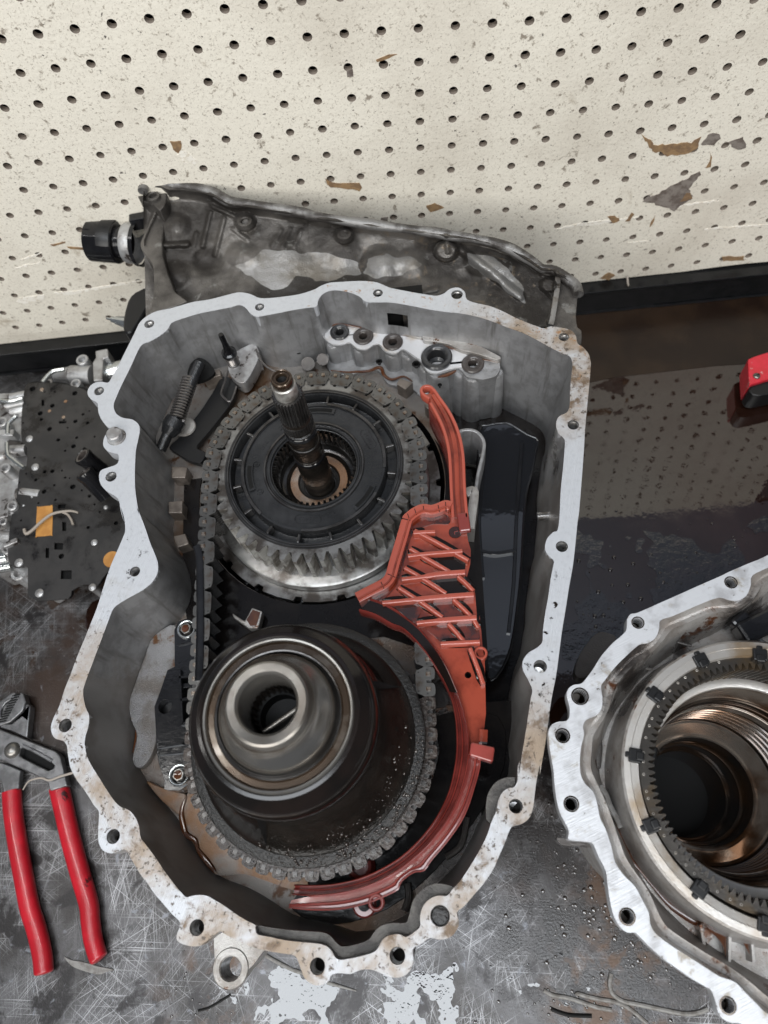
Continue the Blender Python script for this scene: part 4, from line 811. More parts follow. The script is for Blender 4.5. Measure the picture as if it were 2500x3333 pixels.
# clutch drum and plates below the teeth
b = MB(); b.lathe([(69.0, ZC-28.9), (82.5, ZC-29.2), (84.2, ZC-30), (84.4, ZC-37), (83.4, ZC-38.5)], AX, 96); b.lathe([(68.6, ZC+.06), (64, ZC+.05)], AX, 96); b.put('drum_shoulder', m_rimsteel, wheel, fix=False)
for i in range(50):
    pass
def notched(r0, r1, n, z1, z0, wdt=.25):
    p = []
    for i in range(n):
        s = 2*math.pi/n; a = i*s; p += [(a, r1), (a+s*(1-wdt)*.5, r1), (a+s*(1-wdt), r1), (a+s*(1-wdt)+.01, r0), (a+s-.01, r0)]
    b = MB(); P = [AX+Vector((r*math.cos(a), r*math.sin(a), z1)) for a, r in p]; b.prism(P, z1-z0); return b
notched(89.2, 92.6, 18, ZC-38.6, ZC-42, .22).put('clutch_plate', m_rimsteel, wheel, ang=25)
notched(86.5, 89.5, 24, ZC-47, ZC-51, .4).put('clutch_plate', m_drumw, wheel, ang=25)
b = MB(); b.lathe([(86, ZC-44), (86, ZC-70), (92, ZC-72), (94, ZC-90)], AX, 64); b.put('drum_wall', m_drumw, wheel, fix=False)
for a in (3.55, 4.05, 4.55, 5.05, 5.5, -.9):
    m = Matrix.Rotation(a, 3, 'Z'); b = MB(); b.box(AX+m @ Vector((89.6, 0, ZC-46)), 5.5, 7.5, 9, M3=m); b.box(AX+m @ Vector((92.4, -5, ZC-50)), 3, 3, 8, M3=m); b.box(AX+m @ Vector((92.4, 5, ZC-50)), 3, 3, 8, M3=m); b.put('plate_lug', m_plas, wheel, smooth=False, bevel=.8)
def text(txt, size, c, rz, z, m, par, nm='embossed_mark', mir=False, ext=.25):
    cu = bpy.data.curves.new(nm, 'FONT'); cu.body = txt; cu.size = size*S; cu.extrude = ext*S; cu.align_x = 'CENTER'; cu.align_y = 'CENTER'; cu.offset = -.0001*S
    o = bpy.data.objects.new(nm, cu); C.objects.link(o); bpy.context.view_layer.update()
    me = bpy.data.meshes.new_from_object(o.evaluated_get(bpy.context.evaluated_depsgraph_get())); C.objects.unlink(o); bpy.data.objects.remove(o)
    Mm = Matrix.Rotation(rz, 4, 'Z')
    for v in me.vertices:
        q = Mm @ (v.co/S); v.co = (Vector((c[0], c[1], z))+q)*S
    me.materials.clear(); return link(nm, me, m, par)
def polar(c, r, a): return (c[0]+r*math.cos(a), c[1]+r*math.sin(a))
text('N3403', 5.0, polar(AX, 43, -1.68), -1.68-math.pi/2, ZC-.75, m_drum, wheel)
text('FOIIO', 4.4, polar(AX, 45.5, .42), .42-math.pi/2, ZC-.75, m_drum, wheel)
text('1818', 4.4, polar(AX, 43, 2.62), 2.62-math.pi/2, ZC-.75, m_drum, wheel)
text('2XT', 4.4, polar(AX, 43, 2.12), 2.12-math.pi/2, ZC-.75, m_drum, wheel)
for a in (3.0, 3.55):
    b = MB(); c = Vector((*polar(AX, 43.5, a), ZC-.9))
    b.lathe([(2.6, 0), (2.4, .5), (1.9, .5), (1.8, .1)], c, 16); b.lathe([(1.1, .1), (.9, .5), (.1, .5)], c, 10); b.put('embossed_mark', m_drum, wheel, fix=False)
def ringmark(c, a, hl, hw, nm='embossed_mark'):
    m = Matrix.Rotation(a, 3, 'Z'); pts = []
    for i in range(24):
        t = 2*math.pi*i/24; x = hw*math.cos(t); y = (hl-hw)*(1 if math.sin(t) > 0 else -1)+hw*math.sin(t); pts.append(Vector((c[0], c[1], ZC-.75))+m @ Vector((x, y, 0)))
    b = MB(); b.tube(pts+[pts[0]], .35, 6, .8); b.put(nm, m_drum, wheel)
ringmark(polar(AX, 43, -1.68), -1.68, 9.5, 3.4); ringmark(polar(AX, 45.5, .42), .42, 9.0, 3.2)

shaft = empty('input_shaft', (UX, UY, 144), 'splined dark steel shaft standing upright out of the upper chain wheel', 'shaft')
def shp(name, prof, m, n=40): b = MB(); b.lathe(prof, AX, n); return b.put(name, m, shaft, fix=False)
shp('shaft_tip', [(3.2, 280), (3.3, 290.6), (3.6, 291), (4.3, 291), (4.5, 290.2), (5.2, 290.2), (5.4, 291), (6.0, 291.2), (6.6, 290.7), (6.75, 289.6), (6.75, 285.5), (6.5, 285)], m_brownfilm)
b = MB(); b.lathe([(3.25, 288), (.01, 287)], AX, 20); b.put('shaft_bore', m_void, shaft, fix=False)
shp('journal', [(6.5, 285), (7.4, 284.4), (7.5, 283.6), (7.5, 274.5), (7.2, 273.8)], m_tooth)
b = gear(8.7, 9.9, 28, 274, 249, 7, .8); b.v = [Vector((*(Matrix.Rotation(-(274-v.z)*.004, 2) @ Vector((v.x, v.y))), v.z)) for v in b.v]; at(b, AX).put('shaft_spline', m_steel, shaft, ang=20)
shp('shaft_body', [(8.7, 249), (9.9, 247), (10.2, 244), (10.3, 238), (9.2, 236.6), (9.2, 235.2), (10.4, 234.6), (10.4, 221), (10.0, 220), (9.9, 218), (10.6, 217.6), (10.7, 204), (10.2, 203.2), (10.2, 201.6), (10.7, 201), (10.7, 188), (11.3, 187), (11.3, 168)], m_drumw)
shp('seal_ring', [(10.45, 233.6), (10.9, 233.2), (10.9, 230.2), (10.45, 229.8)], m_plas)
shp('seal_ring', [(10.75, 199.6), (11.2, 199.2), (11.2, 196.2), (10.75, 195.8)], m_plas)
shp('lower_journal', [(11.3, 168), (10.7, 167), (10.5, 166), (11.4, 165), (11.5, 160), (11.1, 159.4), (11.1, 158.4), (11.5, 158), (11.6, 148), (12.6, 146), (12.8, 138)], m_polishd)
b = gear(10.1, 10.75, 34, 246, 239, 9, .8); at(b, AX).put('shaft_spline', m_steel, shaft, ang=20)

# ------------------------------------------------------------------ lower driven drum with its hub
low = empty('driven_drum', (LX, LY, 150), 'big wet black drum with a polished steel hub in the lower half of the case', 'gear drum')
def lp(name, prof, m, n=96, par=None): b = MB(); b.lathe(prof, AL, n); return b.put(name, m, par or low, fix=False)
lp('hub', [(13.6, 262), (14.2, 293.5), (14.8, 295.4), (16.0, 296.4), (19.6, 296.6), (20.8, 295.8), (21.4, 294), (22.0, 291.5)], m_polish)
lp('hub_flank', [(22.0, 291.5), (22.4, 289.6), (23.4, 286.5), (25.2, 283.0), (27.6, 279.6), (29.8, 276.0), (30.9, 273.0), (31.3, 271.6)], m_flank)
lp('hub_bore', [(13.6, 262), (11.6, 261), (11.4, 250), (.01, 248)], m_void)
pts = []
for i in range(26):
    s = 2*math.pi/26; a = i*s; pts += [(a, 13.5), (a+.45*s, 13.5), (a+.55*s, 12.1), (a+.92*s, 12.1)]
b = MB(); m = len(pts); b.add([AL+Vector((r*math.cos(a), r*math.sin(a), z)) for z in (274, 262) for a, r in pts], [(i, (i+1) % m, m+(i+1) % m, m+i) for i in range(m)]); b.put('hub_spline', m_polishd, low, ang=20, fix=False)
b = MB(); b.cyl(AL+Vector((-11, -9, 263)), AL+Vector((12, 5, 263)), 1.7, n=12); b.put('cross_pin', m_polish, low)
lp('hub_groove', [(31.3, 273.6), (31.8, 271.5), (32.6, 270.6), (33.4, 270.8)], m_steel)
lp('seal_groove', [(33.4, 270.8), (34.2, 269.6), (37.0, 269.4), (37.8, 270.8)], m_brownfilm)
lp('polished_edge', [(37.8, 270.8), (38.3, 272.0), (39.2, 272.2), (39.9, 271.2)], m_polish)
lp('drum_shoulder', [(39.9, 271.2), (40.8, 271.9), (42.6, 271.6), (43.2, 270.6), (46.4, 268.6), (49.2, 264.6), (50.8, 259.0), (51.4, 253), (51.2, 247.5), (50.4, 243.5), (49.2, 241), (49.2, 239.5)], m_torus)
# bell of the drum: one cast cutaway at the lower right
def bell(a0, a1, prof, m, nm):
    b = MB(); b.lathe(prof, AL, max(8, int(96*(a1-a0)/6.283)), None, a0, a1); b.put(nm, m, low, fix=False)
PA = [(49.2, 239.5), (51.5, 236), (54.0, 229), (57.0, 218), (60.5, 205), (63.2, 197), (64.6, 193.4), (66.2, 191.6)]
PBW = [(49.2, 239.5), (50.0, 233), (50.8, 222), (53.2, 212), (57.5, 203), (61.2, 196.5), (63.6, 193), (66.2, 191.4)]
bell(-1.95, .42, PBW, m_drumw, 'wet_bell'); bell(.42, 6.283-1.95, PA, m_torus, 'dry_bell')
for a in (-1.95, .42):
    b = MB(); d = Vector((math.cos(a), math.sin(a), 0)); q = [AL+d*r+Vector((0, 0, z)) for r, z in PA]+[AL+d*r+Vector((0, 0, z)) for r, z in reversed(PBW)]
    b.add(q, [tuple(range(len(q)))]); b.put('bell_step', m_drum, low, smooth=False, fix=False)
lp('flange', [(66.2, 191.5), (66.9, 190.6), (71.4, 190.4), (72.6, 189.8), (73.0, 188.6), (73.0, 183.4), (72.2, 182.6)], m_bead2)
at(gear(67.5, 74.4, 48, ZC, ZC-24, 60, .80), AL).put('toothed_rim', m_steel, low, smooth=False)
b = MB(); random.seed(11)
for i in range(420):
    a = random.gauss(-1.1, .55); r = random.choice([random.uniform(66.5, 72.4), random.uniform(66.5, 72.4), random.uniform(57, 66)])
    z = 190.55 if r > 66.4 else 196.5+(66-r)*1.2; s = .35+.95*random.random()**3
    b.lathe([(s, -.2), (s*.85, s*.3), (.01, s*.5)], AL+Vector((r*math.cos(a), r*math.sin(a), z)), 7)
b.put('oil_beads', m_drop, low, ang=80, fix=False, kind='stuff')

# ------------------------------------------------------------------ drive chain round both wheels
chain = empty('drive_chain', (UX, 180, 155), 'flat grey steel link chain looped around the upper and lower chain wheels', 'drive chain')
RU, RL = 77.6, 74.0
dd = (AL-AX).length; ux = (AL-AX)/dd; th = math.acos((RU-RL)/dd); base = math.atan2(ux.y, ux.x)
# path (clockwise seen from above): left run down, round the lower wheel, right run up, round the upper wheel
aL, aR = base-th, base+th                       # tangent directions
def pt(c, r, a): return c+Vector((r*math.cos(a), r*math.sin(a), 0))
segs = []
pl0, pl1 = pt(AX, RU, aL), pt(AL, RL, aL); pr0, pr1 = pt(AL, RL, aR), pt(AX, RU, aR)
import itertools
def path_pos(s):
    L1 = (pl1-pl0).length; arcL = RL*(aR-aL if aR > aL else aR-aL+2*math.pi); L3 = (pr1-pr0).length; arcU = RU*(2*math.pi-(aR-aL))
    if s < L1: t = (pl1-pl0).normalized(); p = pl0+t*s
    elif s < L1+arcL:
        a = aL+(s-L1)/RL; p = pt(AL, RL, a); t = Vector((-math.sin(a), math.cos(a), 0))
    elif s < L1+arcL+L3: t = (pr1-pr0).normalized(); p = pr0+t*(s-L1-arcL)
    else:
        a = aR+(s-L1-arcL-L3)/RU; p = pt(AX, RU, a); t = Vector((-math.sin(a), math.cos(a), 0))
    return p, t, L1+arcL+L3+arcU
TOT = path_pos(0)[2]; NL = round(TOT/19.05); step = TOT/NL
def arcpts(cx, cy, r, a0, a1, n): return [(cx+r*math.cos(math.radians(a0+(a1-a0)*i/n)), cy+r*math.sin(math.radians(a0+(a1-a0)*i/n))) for i in range(n+1)]
hp = 4.76
ol2 = [(-9.45, -1.0), (-9.35, 3.0), (-8.9, 4.9), (-7.6, 5.7), (-5.2, 5.9), (-2.2, 5.6), (-1.2, 4.6), (-1.1, 1.2), (-.6, .4), (.6, .4), (1.1, 1.2), (1.2, 4.6), (2.2, 5.6), (5.2, 5.9), (7.6, 5.7), (8.9, 4.9), (9.35, 3.0), (9.45, -1.0), (8.6, -2.4), (7.8, -4.2), (7.4, -5.8), (5.4, -6.6), (-5.4, -6.6), (-7.4, -5.8), (-7.8, -4.2), (-8.6, -2.4)]
ol = [(-9.45, -1.0), (-9.3, 1.5)]+arcpts(-hp, 1.7, 4.3, 172, 62, 7)+[(-1.3, 4.2), (-1.2, 1.6)]+arcpts(0, 1.4, 1.2, 180, 360, 4)+[(1.2, 1.6), (1.3, 4.2)]+arcpts(hp, 1.7, 4.3, 118, 8, 7)+[(9.3, 1.5), (9.45, -1.0), (8.2, -2.6), (7.4, -4.2), (7.2, -5.6), (4.2, -6.6), (-4.2, -6.6), (-7.2, -5.6), (-7.4, -4.2), (-8.2, -2.6)]
ol = ol2
b = MB(); b.prism([Vector((x, y, 0)) for x, y in ol], 1.25); guide = b.mesh('guide_plate', True, 30)
b = MB(); tl = [(-9.4, 3.4), (9.4, 3.4), (9.4, -.5), (8.2, -3.2), (5.0, -7.6), (2.2, -3.0), (0, -1.2), (-2.2, -3.0), (-5.0, -7.6), (-8.2, -3.2), (-9.4, -.5)]
for k in range(7): b.prism([Vector((x+(9.5 if k % 2 else 0)*0, y, -1.8-k*3.0)) for x, y in tl], 2.3)
pack = b.mesh('tooth_plates', True, 30)
b = MB(); b.prism([Vector((x, y, .75)) for x, y in ((-1.0, -1.5), (1.0, -1.5), (1.3, -1.1), (1.3, 1.1), (1.0, 1.5), (-1.0, 1.5), (-1.3, 1.1), (-1.3, -1.1))], 3); pinm = b.mesh('pin', True, 30)
b = MB(); b.lathe([(.55, .02), (.01, .03)], (0, 0, 0), 8); rivm = b.mesh('rivet_hole', False, fix=False)
for me, mm in ((guide, m_link), (pack, m_steel), (pinm, m_pin), (rivm, m_void)): me.materials.append(mm)
out_sign = -1
for k in range(NL):
    s = (k+.35)*step; p, t, _ = path_pos(s % TOT); n_ = Vector((t.y, -t.x, 0))      # outward normal of the loop
    ang = math.atan2(-n_.x, n_.y)
    z = ZC+1.3
    g = link('link_plate', guide, None, chain, (p.x, p.y, z)); g.rotation_euler = (0, 0, ang)
    if p.y < LY+20: g.material_slots[0].link = 'OBJECT'; g.material_slots[0].material = m_linkwet
    q = link('tooth_pack', pack, None, g, (p.x, p.y, z)); q.location = (0, 0, 0)
    for sx in (-1, 1):
        a_ = link('pin', pinm, None, g, (0, 0, 0)); a_.location = (sx*hp*S, 1.6*S, 0)
        if p.y < LY+20: a_.material_slots[0].link = 'OBJECT'; a_.material_slots[0].material = m_steel
        a_ = link('rivet_hole', rivm, None, g, (0, 0, 0)); a_.location = (sx*6.0*S, -4.7*S, 0)
        a_ = link('rivet_hole', rivm, None, g, (0, 0, 0)); a_.location = (sx*7.6*S, .9*S, 0)

# ------------------------------------------------------------------ red plastic baffle
ZB = 184.0
baf = empty('red_baffle', (20, 150, ZB), 'terracotta red plastic oil baffle with crossed ribs curving round the lower drum', 'oil baffle')
arm_o = [(560, 140), (600, 133), (640, 158), (690, 230), (760, 330), (820, 450), (860, 580), (880, 720), (887, 900), (897, 1050), (912, 1190)]
arm_i = [(545, 180), (560, 210), (610, 262), (655, 335), (703, 430), (742, 540), (767, 660), (778, 800), (784, 950), (792, 1100), (796, 1190)]
ao = crom(UU(R4(*arm_o), ZB+1), 4, False); ai = crom(UU(R4(*arm_i), ZB+1), 4, False)
tip = U(*R4((588, 180))[0], ZB+1); rt = pxr(*R4((588, 180))[0], ZB, 12)
mb = MB(); mb.prism(ao+list(reversed(ai)), 3, [circ(tip, rt, 16)]); mb.put('arm', m_red, baf, ang=40)
up = Vector((0, 0, 4))
def bribs(name, pts, wd, h, z, m=m_redrib, n=4, lift=0):
    b = MB(); b.rib(crom(UU(R4(*pts), z), n, False), wd, h); return b.put(name, m, baf, ang=50)
bribs('arm_lip', [(610, 235), (560, 200), (543, 170), (560, 142), (600, 135), (640, 160), (690, 230), (760, 330), (820, 450), (860, 580), (880, 720), (887, 900), (897, 1050), (910, 1185)], 2.2, 8, ZB+5)
bribs('arm_lip', [(620, 272), (655, 335), (703, 430), (742, 540), (767, 660), (778, 800), (784, 950), (792, 1100), (797, 1188)], 2.2, 8, ZB+5)
bribs('arm_rib', [(640, 205), (700, 300), (752, 400), (795, 520), (818, 640), (828, 800), (832, 950), (840, 1100), (850, 1190)], lambda t: 3.4-.4*t, 5, ZB+4, m_red)
b = MB(); wl = crom(UU(R4((606, 265), (640, 330), (690, 430), (735, 545), (762, 665), (774, 800), (782, 960)), ZB+2), 4, False); b.rib(wl, 1.4, 34); b.put('arm_side_wall', m_redwet, baf, ang=50)
plate_px = R4((796, 1190), (778, 1075), (740, 1068), (680, 1092), (620, 1107), (560, 1097), (490, 1122), (430, 1162), (407, 1200), (372, 1310), (332, 1450), (302, 1560), (277, 1640), (242, 1690), (182, 1720), (100, 1762), (14, 1815), (60, 1858), (150, 1855), (250, 1892), (350, 1947), (450, 2022), (560, 2122), (630, 2200)) + R5((1350, 300), (1400, 420), (1440, 520), (1465, 620), (1475, 720), (1476, 760), (1530, 760), (1540, 690), (1547, 640), (1556, 560), (1553, 420), (1550, 300), (1540, 240), (1535, 180), (1525, 80)) + R4((1000, 2070), (990, 1990), (975, 1800), (963, 1738), (906, 1680), (936, 1560), (940, 1450), (920, 1380), (905, 1290), (910, 1190))
def hole(px, rp, n=18): return circ(U(*px, ZB), pxr(*px, ZB, rp), n)
pp = UU(plate_px, ZB); mb = MB(); mb.prism(pp, 3, [hole(R5((1468, 373))[0], 11)]); mb.put('plate', m_red, baf, ang=40)
bribs('side_wall', [(778, 1100), (740, 1088), (680, 1112), (620, 1127), (560, 1118), (500, 1142), (450, 1180), (430, 1205), (400, 1310), (358, 1450), (325, 1560), (300, 1650), (262, 1705), (200, 1742), (115, 1785), (30, 1830)], 7.4, 12, ZB+6.5, m_redrib)
bribs('side_wall_bead', [(778, 1112), (740, 1102), (680, 1126), (620, 1140), (560, 1132), (508, 1155), (462, 1190), (442, 1212), (412, 1315), (370, 1455), (337, 1565), (312, 1655), (272, 1712), (210, 1750), (122, 1795), (40, 1840)], 1.3, 9, ZB+7.3, m_red)
for a, b_ in (((433, 1158), (455, 1215)), ((385, 1195), (455, 1212)), ((560, 1097), (563, 1140)), ((678, 1090), (690, 1145)), ((738, 1066), (742, 1130)), ((275, 1640), (335, 1668)), ((222, 1705), (245, 1760)), ((490, 1120), (506, 1170))):
    bb = MB(); bb.rib(UU(R4(a, b_), ZB+6.9), .5, 3); bb.put('parting_line', m_void, baf)
H_ = [[(480, 1310), (570, 1303), (655, 1300)], [(437, 1497), (560, 1480), (700, 1468), (872, 1455)], [(388, 1682), (540, 1665), (690, 1640), (893, 1625)], [(232, 1870), (420, 1852), (690, 1825), (963, 1805)], [(508, 2032), (700, 2012), (985, 1990)], [(700, 2198), (850, 2190), (1012, 2182)]]
for k, h in enumerate(H_): bribs('cross_rib', h, (lambda t, k=k: 2.7+(.9 if (t > .45 and k in (2, 3, 4)) else 0)), 8, ZB+7, n=5)
D_ = [[(490, 1290), (700, 1402), (922, 1530)], [(455, 1437), (600, 1522), (770, 1620)], [(840, 1657), (905, 1715), (962, 1775)], [(412, 1590), (570, 1682), (742, 1795)], [(802, 1842), (870, 1905), (940, 1975)], [(970, 2012), (1003, 2070)], [(362, 1747), (550, 1868), (714, 1985)], [(762, 2037), (820, 2100), (890, 2185)], [(935, 2235), (1000, 2400), (1040, 2520)]]
def oil_line(pts, off):
    P = crom(UU(R4(*pts), ZB+.5), 6, False); N = len(P)
    b = MB(); b.tube([p+Vector((off[0]+.5*mnoise.noise(p*.3), off[1], 0)) for p in P], lambda t: 1.7*(.35+.65*math.sin(math.pi*min(1, t*1.02))), 8, .55); b.put('oil_line', m_blackoil, baf, kind='stuff')
for k, h in enumerate(H_): oil_line(h, (0, -1.9))
for d in D_: oil_line(d, (-1.4, -1.3)); oil_line(d, (1.5, 1.2))
for h in H_: oil_line(h[:2], (0, 1.9))
for d in D_: bribs('diagonal_rib', d, 2.6, 8, ZB+6.3, n=5)
# dark oil lying in the pockets
for cell in ([(600, 1512), (740, 1490), (868, 1478), (895, 1600), (800, 1618), (690, 1560)], [(650, 1672), (820, 1650), (900, 1700), (950, 1770), (760, 1808), (690, 1745)], [(640, 1862), (790, 1845), (860, 1905), (930, 1972), (730, 1995)], [(570, 2050), (760, 2032), (880, 2170), (720, 2188), (640, 2130)], [(790, 2030), (960, 2010), (1000, 2080), (1005, 2170), (905, 2178)], [(480, 1200), (560, 1150), (700, 1155), (770, 1190), (760, 1240), (640, 1240), (500, 1280), (470, 1260)], [(455, 1250), (475, 1300), (440, 1420), (400, 1560), (350, 1720), (280, 1810), (220, 1850), (110, 1852), (270, 1720), (350, 1600), (410, 1380)],
             [(700, 1480), (560, 1500), (480, 1515), (460, 1470), (510, 1440)], [(260, 1885), (500, 1862), (560, 1880), (520, 1990), (470, 2020), (350, 1925)]):
    P = crom(UU(R4(*cell), ZB+1.0), 3); b = MB(); b.prism(P, .9); b.put('oil_in_pocket', m_redoil if cell[0][0] not in (600, 650) else m_blackoil, baf, ang=60, kind='stuff')
b = MB(); c = U(*R4((815, 1310))[0], ZB+.4); b.lathe([(pxr(1482, 1733, ZB, 21), 0), (pxr(1482, 1733, ZB, 20), .25), (.01, .25)], c, 28); o = b.put('round_recess', m_redoil, baf, fix=False)
b = MB(); b.box(c+Vector((.6, .4, .45)), 3.2, .5, .3, .2); b.box(c+Vector((-.6, -.6, .45)), .5, 2.0, .3, .2); b.put('tick_mark', m_redwet, o, smooth=False)
b = MB(); q = R4((885, 1235))[0]; b.box(U(*q, ZB+2.5), 8, 14, 5, .04); b.put('arm_foot', m_redwet, baf, smooth=False, bevel=1)
b = MB(); q = R5((1468, 373))[0]; b.lathe([(pxr(*q, ZB, 11), 0), (pxr(*q, ZB, 11), -6)], U(*q, ZB), 18); b.put('plate_hole', m_void, baf, fix=False)
# curved trough round the drum
ring_i = R5((935, 62), (1010, 85), (1090, 130), (1150, 152), (1240, 242), (1310, 342), (1370, 452), (1400, 552), (1411, 680), (1405, 800), (1371, 950), (1300, 1090), (1200, 1210), (1100, 1290), (960, 1360), (820, 1395), (700, 1403), (620, 1400))
ring_m = R4((150, 1853), (250, 1890), (350, 1945), (450, 2020), (560, 2120)) + R5((1345, 300), (1400, 420), (1440, 520), (1465, 620), (1475, 720), (1460, 850), (1420, 980), (1350, 1110), (1250, 1230), (1130, 1330), (1000, 1400), (860, 1440), (720, 1455), (610, 1450))
ring_o = R5((1480, 720), (1530, 790), (1500, 930), (1450, 1070), (1370, 1190), (1290, 1285), (1255, 1335), (1200, 1345), (1140, 1392), (1130, 1425), (1060, 1462), (960, 1500), (830, 1525), (700, 1527), (590, 1515))
def seg3(px, z, n): return [Vector(p) for p in resample(crom(UU(px, z), 4, False), n, False)]
NR = 90; ri, rm_ = seg3(ring_i, ZB, NR), seg3(ring_m, ZB, NR)
prof = [(0.0, -9), (0.0, 3.2), (.07, 4.2), (.14, 3.2), (.18, -1.0), (.34, -1.6), (.40, 1.2), (.46, 2.2), (.53, 1.4), (.60, -1.2), (.84, -1.2), (.88, 3.2), (.94, 4.6), (1.0, 4.0), (1.02, -8)]
mb = MB(); npf = len(prof); vs = []
for i in range(NR):
    for u, h in prof: p = ri[i].lerp(rm_[i], u); vs.append(Vector((p.x, p.y, ZB+h)))
mb.add(vs, [(i*npf+k, i*npf+k+1, (i+1)*npf+k+1, (i+1)*npf+k) for i in range(NR-1) for k in range(npf-1)]+[tuple((NR-1)*npf+k for k in range(npf))])
mb.put('trough', m_redwet, baf, ang=40)
def strip(i0, i1, u0, u1, h, m):
    q = [ri[i].lerp(rm_[i], u0)+Vector((0, 0, h)) for i in range(i0, i1)]+[ri[i].lerp(rm_[i], u1)+Vector((0, 0, h)) for i in range(i1-1, i0-1, -1)]
    b = MB(); b.prism(q, .8); b.put('trough_fill', m, baf, smooth=False, kind='stuff')
strip(0, 30, .10, .90, 2.6, m_blackoil); strip(30, 89, .18, .35, -.6, m_redgroove); strip(28, 89, .61, .85, -.6, m_redgroove)  # black strip painted in for the dark gap between lips; red strips darken grooves
ro = seg3(ring_o, ZB-4, 70); rmo = seg3(R5((1478, 722), (1460, 850), (1420, 980), (1350, 1110), (1250, 1230), (1130, 1330), (1000, 1400), (860, 1440), (720, 1455), (600, 1478)), ZB-4, 70)
prof = [(0.0, -2), (0.0, 0), (.45, .2), (.50, 3.0), (.62, 3.4), (.70, .4), (.86, .2), (.90, 2.2), (1.0, 2.0), (1.0, -5)]
mb = MB(); npf = len(prof); vs = []
for i in range(70):
    for u, h in prof: p = rmo[i].lerp(ro[i], u); vs.append(Vector((p.x, p.y, ZB-4+h)))
mb.add(vs, [(i*npf+k, i*npf+k+1, (i+1)*npf+k+1, (i+1)*npf+k) for i in range(69) for k in range(npf-1)]); mb.put('outer_step', m_redwet, baf, ang=40)
def ear(px, R_, r_, z, m):
    c = U(*px, z); b = MB(); Rr, rr = pxr(*px, z, R_), pxr(*px, z, r_)
    b.lathe([(rr, -5), (rr, 2), (rr+.6, 2.6), (Rr-.6, 2.6), (Rr, 2), (Rr, -5)], c, 28); b.put('fixing_ear', m, baf, fix=False)
ear(R5((1530, 268))[0], 22, 14, ZB-1, m_redrib); ear(R5((1019, 1489))[0], 27, 15, ZB-5, m_redwet)
b = MB(); b.lathe([(7, 0), (6, 1.5), (3.6, 1.6)], U(*R5((960, 1500))[0], ZB-12), 20); b.put('fixing_ear', m_redwet, baf, fix=False)
tb = UU(R5((1482, 700), (1600, 727), (1590, 802), (1472, 765)), ZB+12); b = MB(); b.prism(tb, 10); b.put('tab', m_redwet, baf, smooth=False, bevel=1.2)
b = MB(); b.rib(crom(UU(R5((1545, 640), (1542, 700)), ZB+6), 2, False), 5, 8); b.put('tab_root', m_red, baf)

# ------------------------------------------------------------------ black plastic pieces in the case
guideb = empty('chain_guide', (-185, 130, 160), 'black plastic chain guide with ladder ribs and two flanged bolts left of the lower drum', 'chain guide')
gp = B((935, 800), (960, 745), (1010, 728), (1060, 740), (1078, 700), (1080, 1000), (1065, 1200), (1045, 1350), (1035, 1600)) + Cc((938, 200), (945, 330), (925, 410), (865, 448), (800, 446), (768, 438), (772, 380), (735, 280), (720, 200)) + B((822, 1580), (805, 1300), (850, 1180), (890, 1062), (937, 1040))
ZG = 172
hx = B((875, 1300))[0]
win = [UU(B((975, 1105), (1052, 1100), (1048, 1148), (975, 1150)), ZG), UU(B((980, 1180), (1045, 1170), (1040, 1235), (982, 1240)), ZG), UU(B((980, 1265), (1038, 1255), (1032, 1385), (984, 1390)), ZG)]
mb = MB(); mb.prism(UU(gp, ZG), 8, [circ(U(*hx, ZG), pxr(*hx, ZG, 22), 20)]+win); mb.put('guide_plate', m_plas, guideb, ang=40, bevel=.6)
b = MB(); b.prism([p-Vector((0, 0, 9)) for p in UU(gp, ZG)], 4); b.put('guide_floor', m_plasd, guideb, smooth=False)
b = MB(); b.rib(crom(UU(B((1075, 250), (1095, 330), (1100, 600), (1098, 900), (1090, 1130)), 184), 4, False), 5, 30); b.put('guide_rail', m_plas, guideb, ang=50)
for q in (((965, 1108), (1065, 1098)), ((975, 1255), (1060, 1245)), ((985, 1410), (1050, 1400)), ((968, 1060), (985, 1420)), ((1058, 1000), (1040, 1420)), ((830, 1560), (985, 1535)), ((830, 1605), (1000, 1590)), ((950, 890), (1070, 860))):
    b = MB(); b.rib(UU(B(*q), ZG+3), 1.8, 5); b.put('guide_rib', m_plas, guideb)
for (px, r, zz_) in ((B((1013, 795))[0], 30, 176), (Cc((865, 345))[0], 34, 176)):
    c = U(*px, zz_); rr = pxr(*px, zz_, r); b = MB()
    b.lathe([(rr, -4), (rr, 0), (rr-.6, .6), (rr*.86, .6), (rr*.76, .2), (rr*.70, -.6), (rr*.70, -3)], c, 32); sl = b.put('bolt_sleeve', m_zinc, guideb, fix=False)
    b = MB(); h = [c+Vector((rr*.60*math.cos(math.pi/3*i+.3), rr*.60*math.sin(math.pi/3*i+.3), 2.0)) for i in range(6)]; b.prism(h, 5); b.put('hex_head', m_polish, sl, smooth=False, bevel=.5)
    b = MB(); b.lathe([(rr*.40, 2.05), (rr*.34, 2.5), (.01, 2.3)], c, 20); b.put('oil_in_head', m_oilrun, sl, fix=False)
sump = empty('sump_baffle', (60, 160, 120), 'glossy black oily plastic tray lying along the right wall inside the case', 'oil tray')
tr = [(1565, 1400), (1582, 1386), (1632, 1378), (1660, 1381), (1715, 1415), (1750, 1433), (1742, 1480), (1735, 1525), (1712, 1610), (1703, 1730), (1697, 1850), (1682, 1990), (1662, 2110), (1625, 2190), (1590, 2205), (1575, 2050), (1558, 1900), (1542, 1730), (1552, 1550)]
def ztr(x, y): return 150-16*max(0, min(1, (y-1380)/300))
P = crom([U(x, y, ztr(x, y)) for x, y in tr], 3); b = MB(); b.prism(P, 6); b.put('tray_floor', m_tray, sump, ang=60, bevel=1.5)
b = MB(); b.tube(P+[P[0]], 1.0, 8, 1.0); b.put('tray_lip', m_plas, sump)
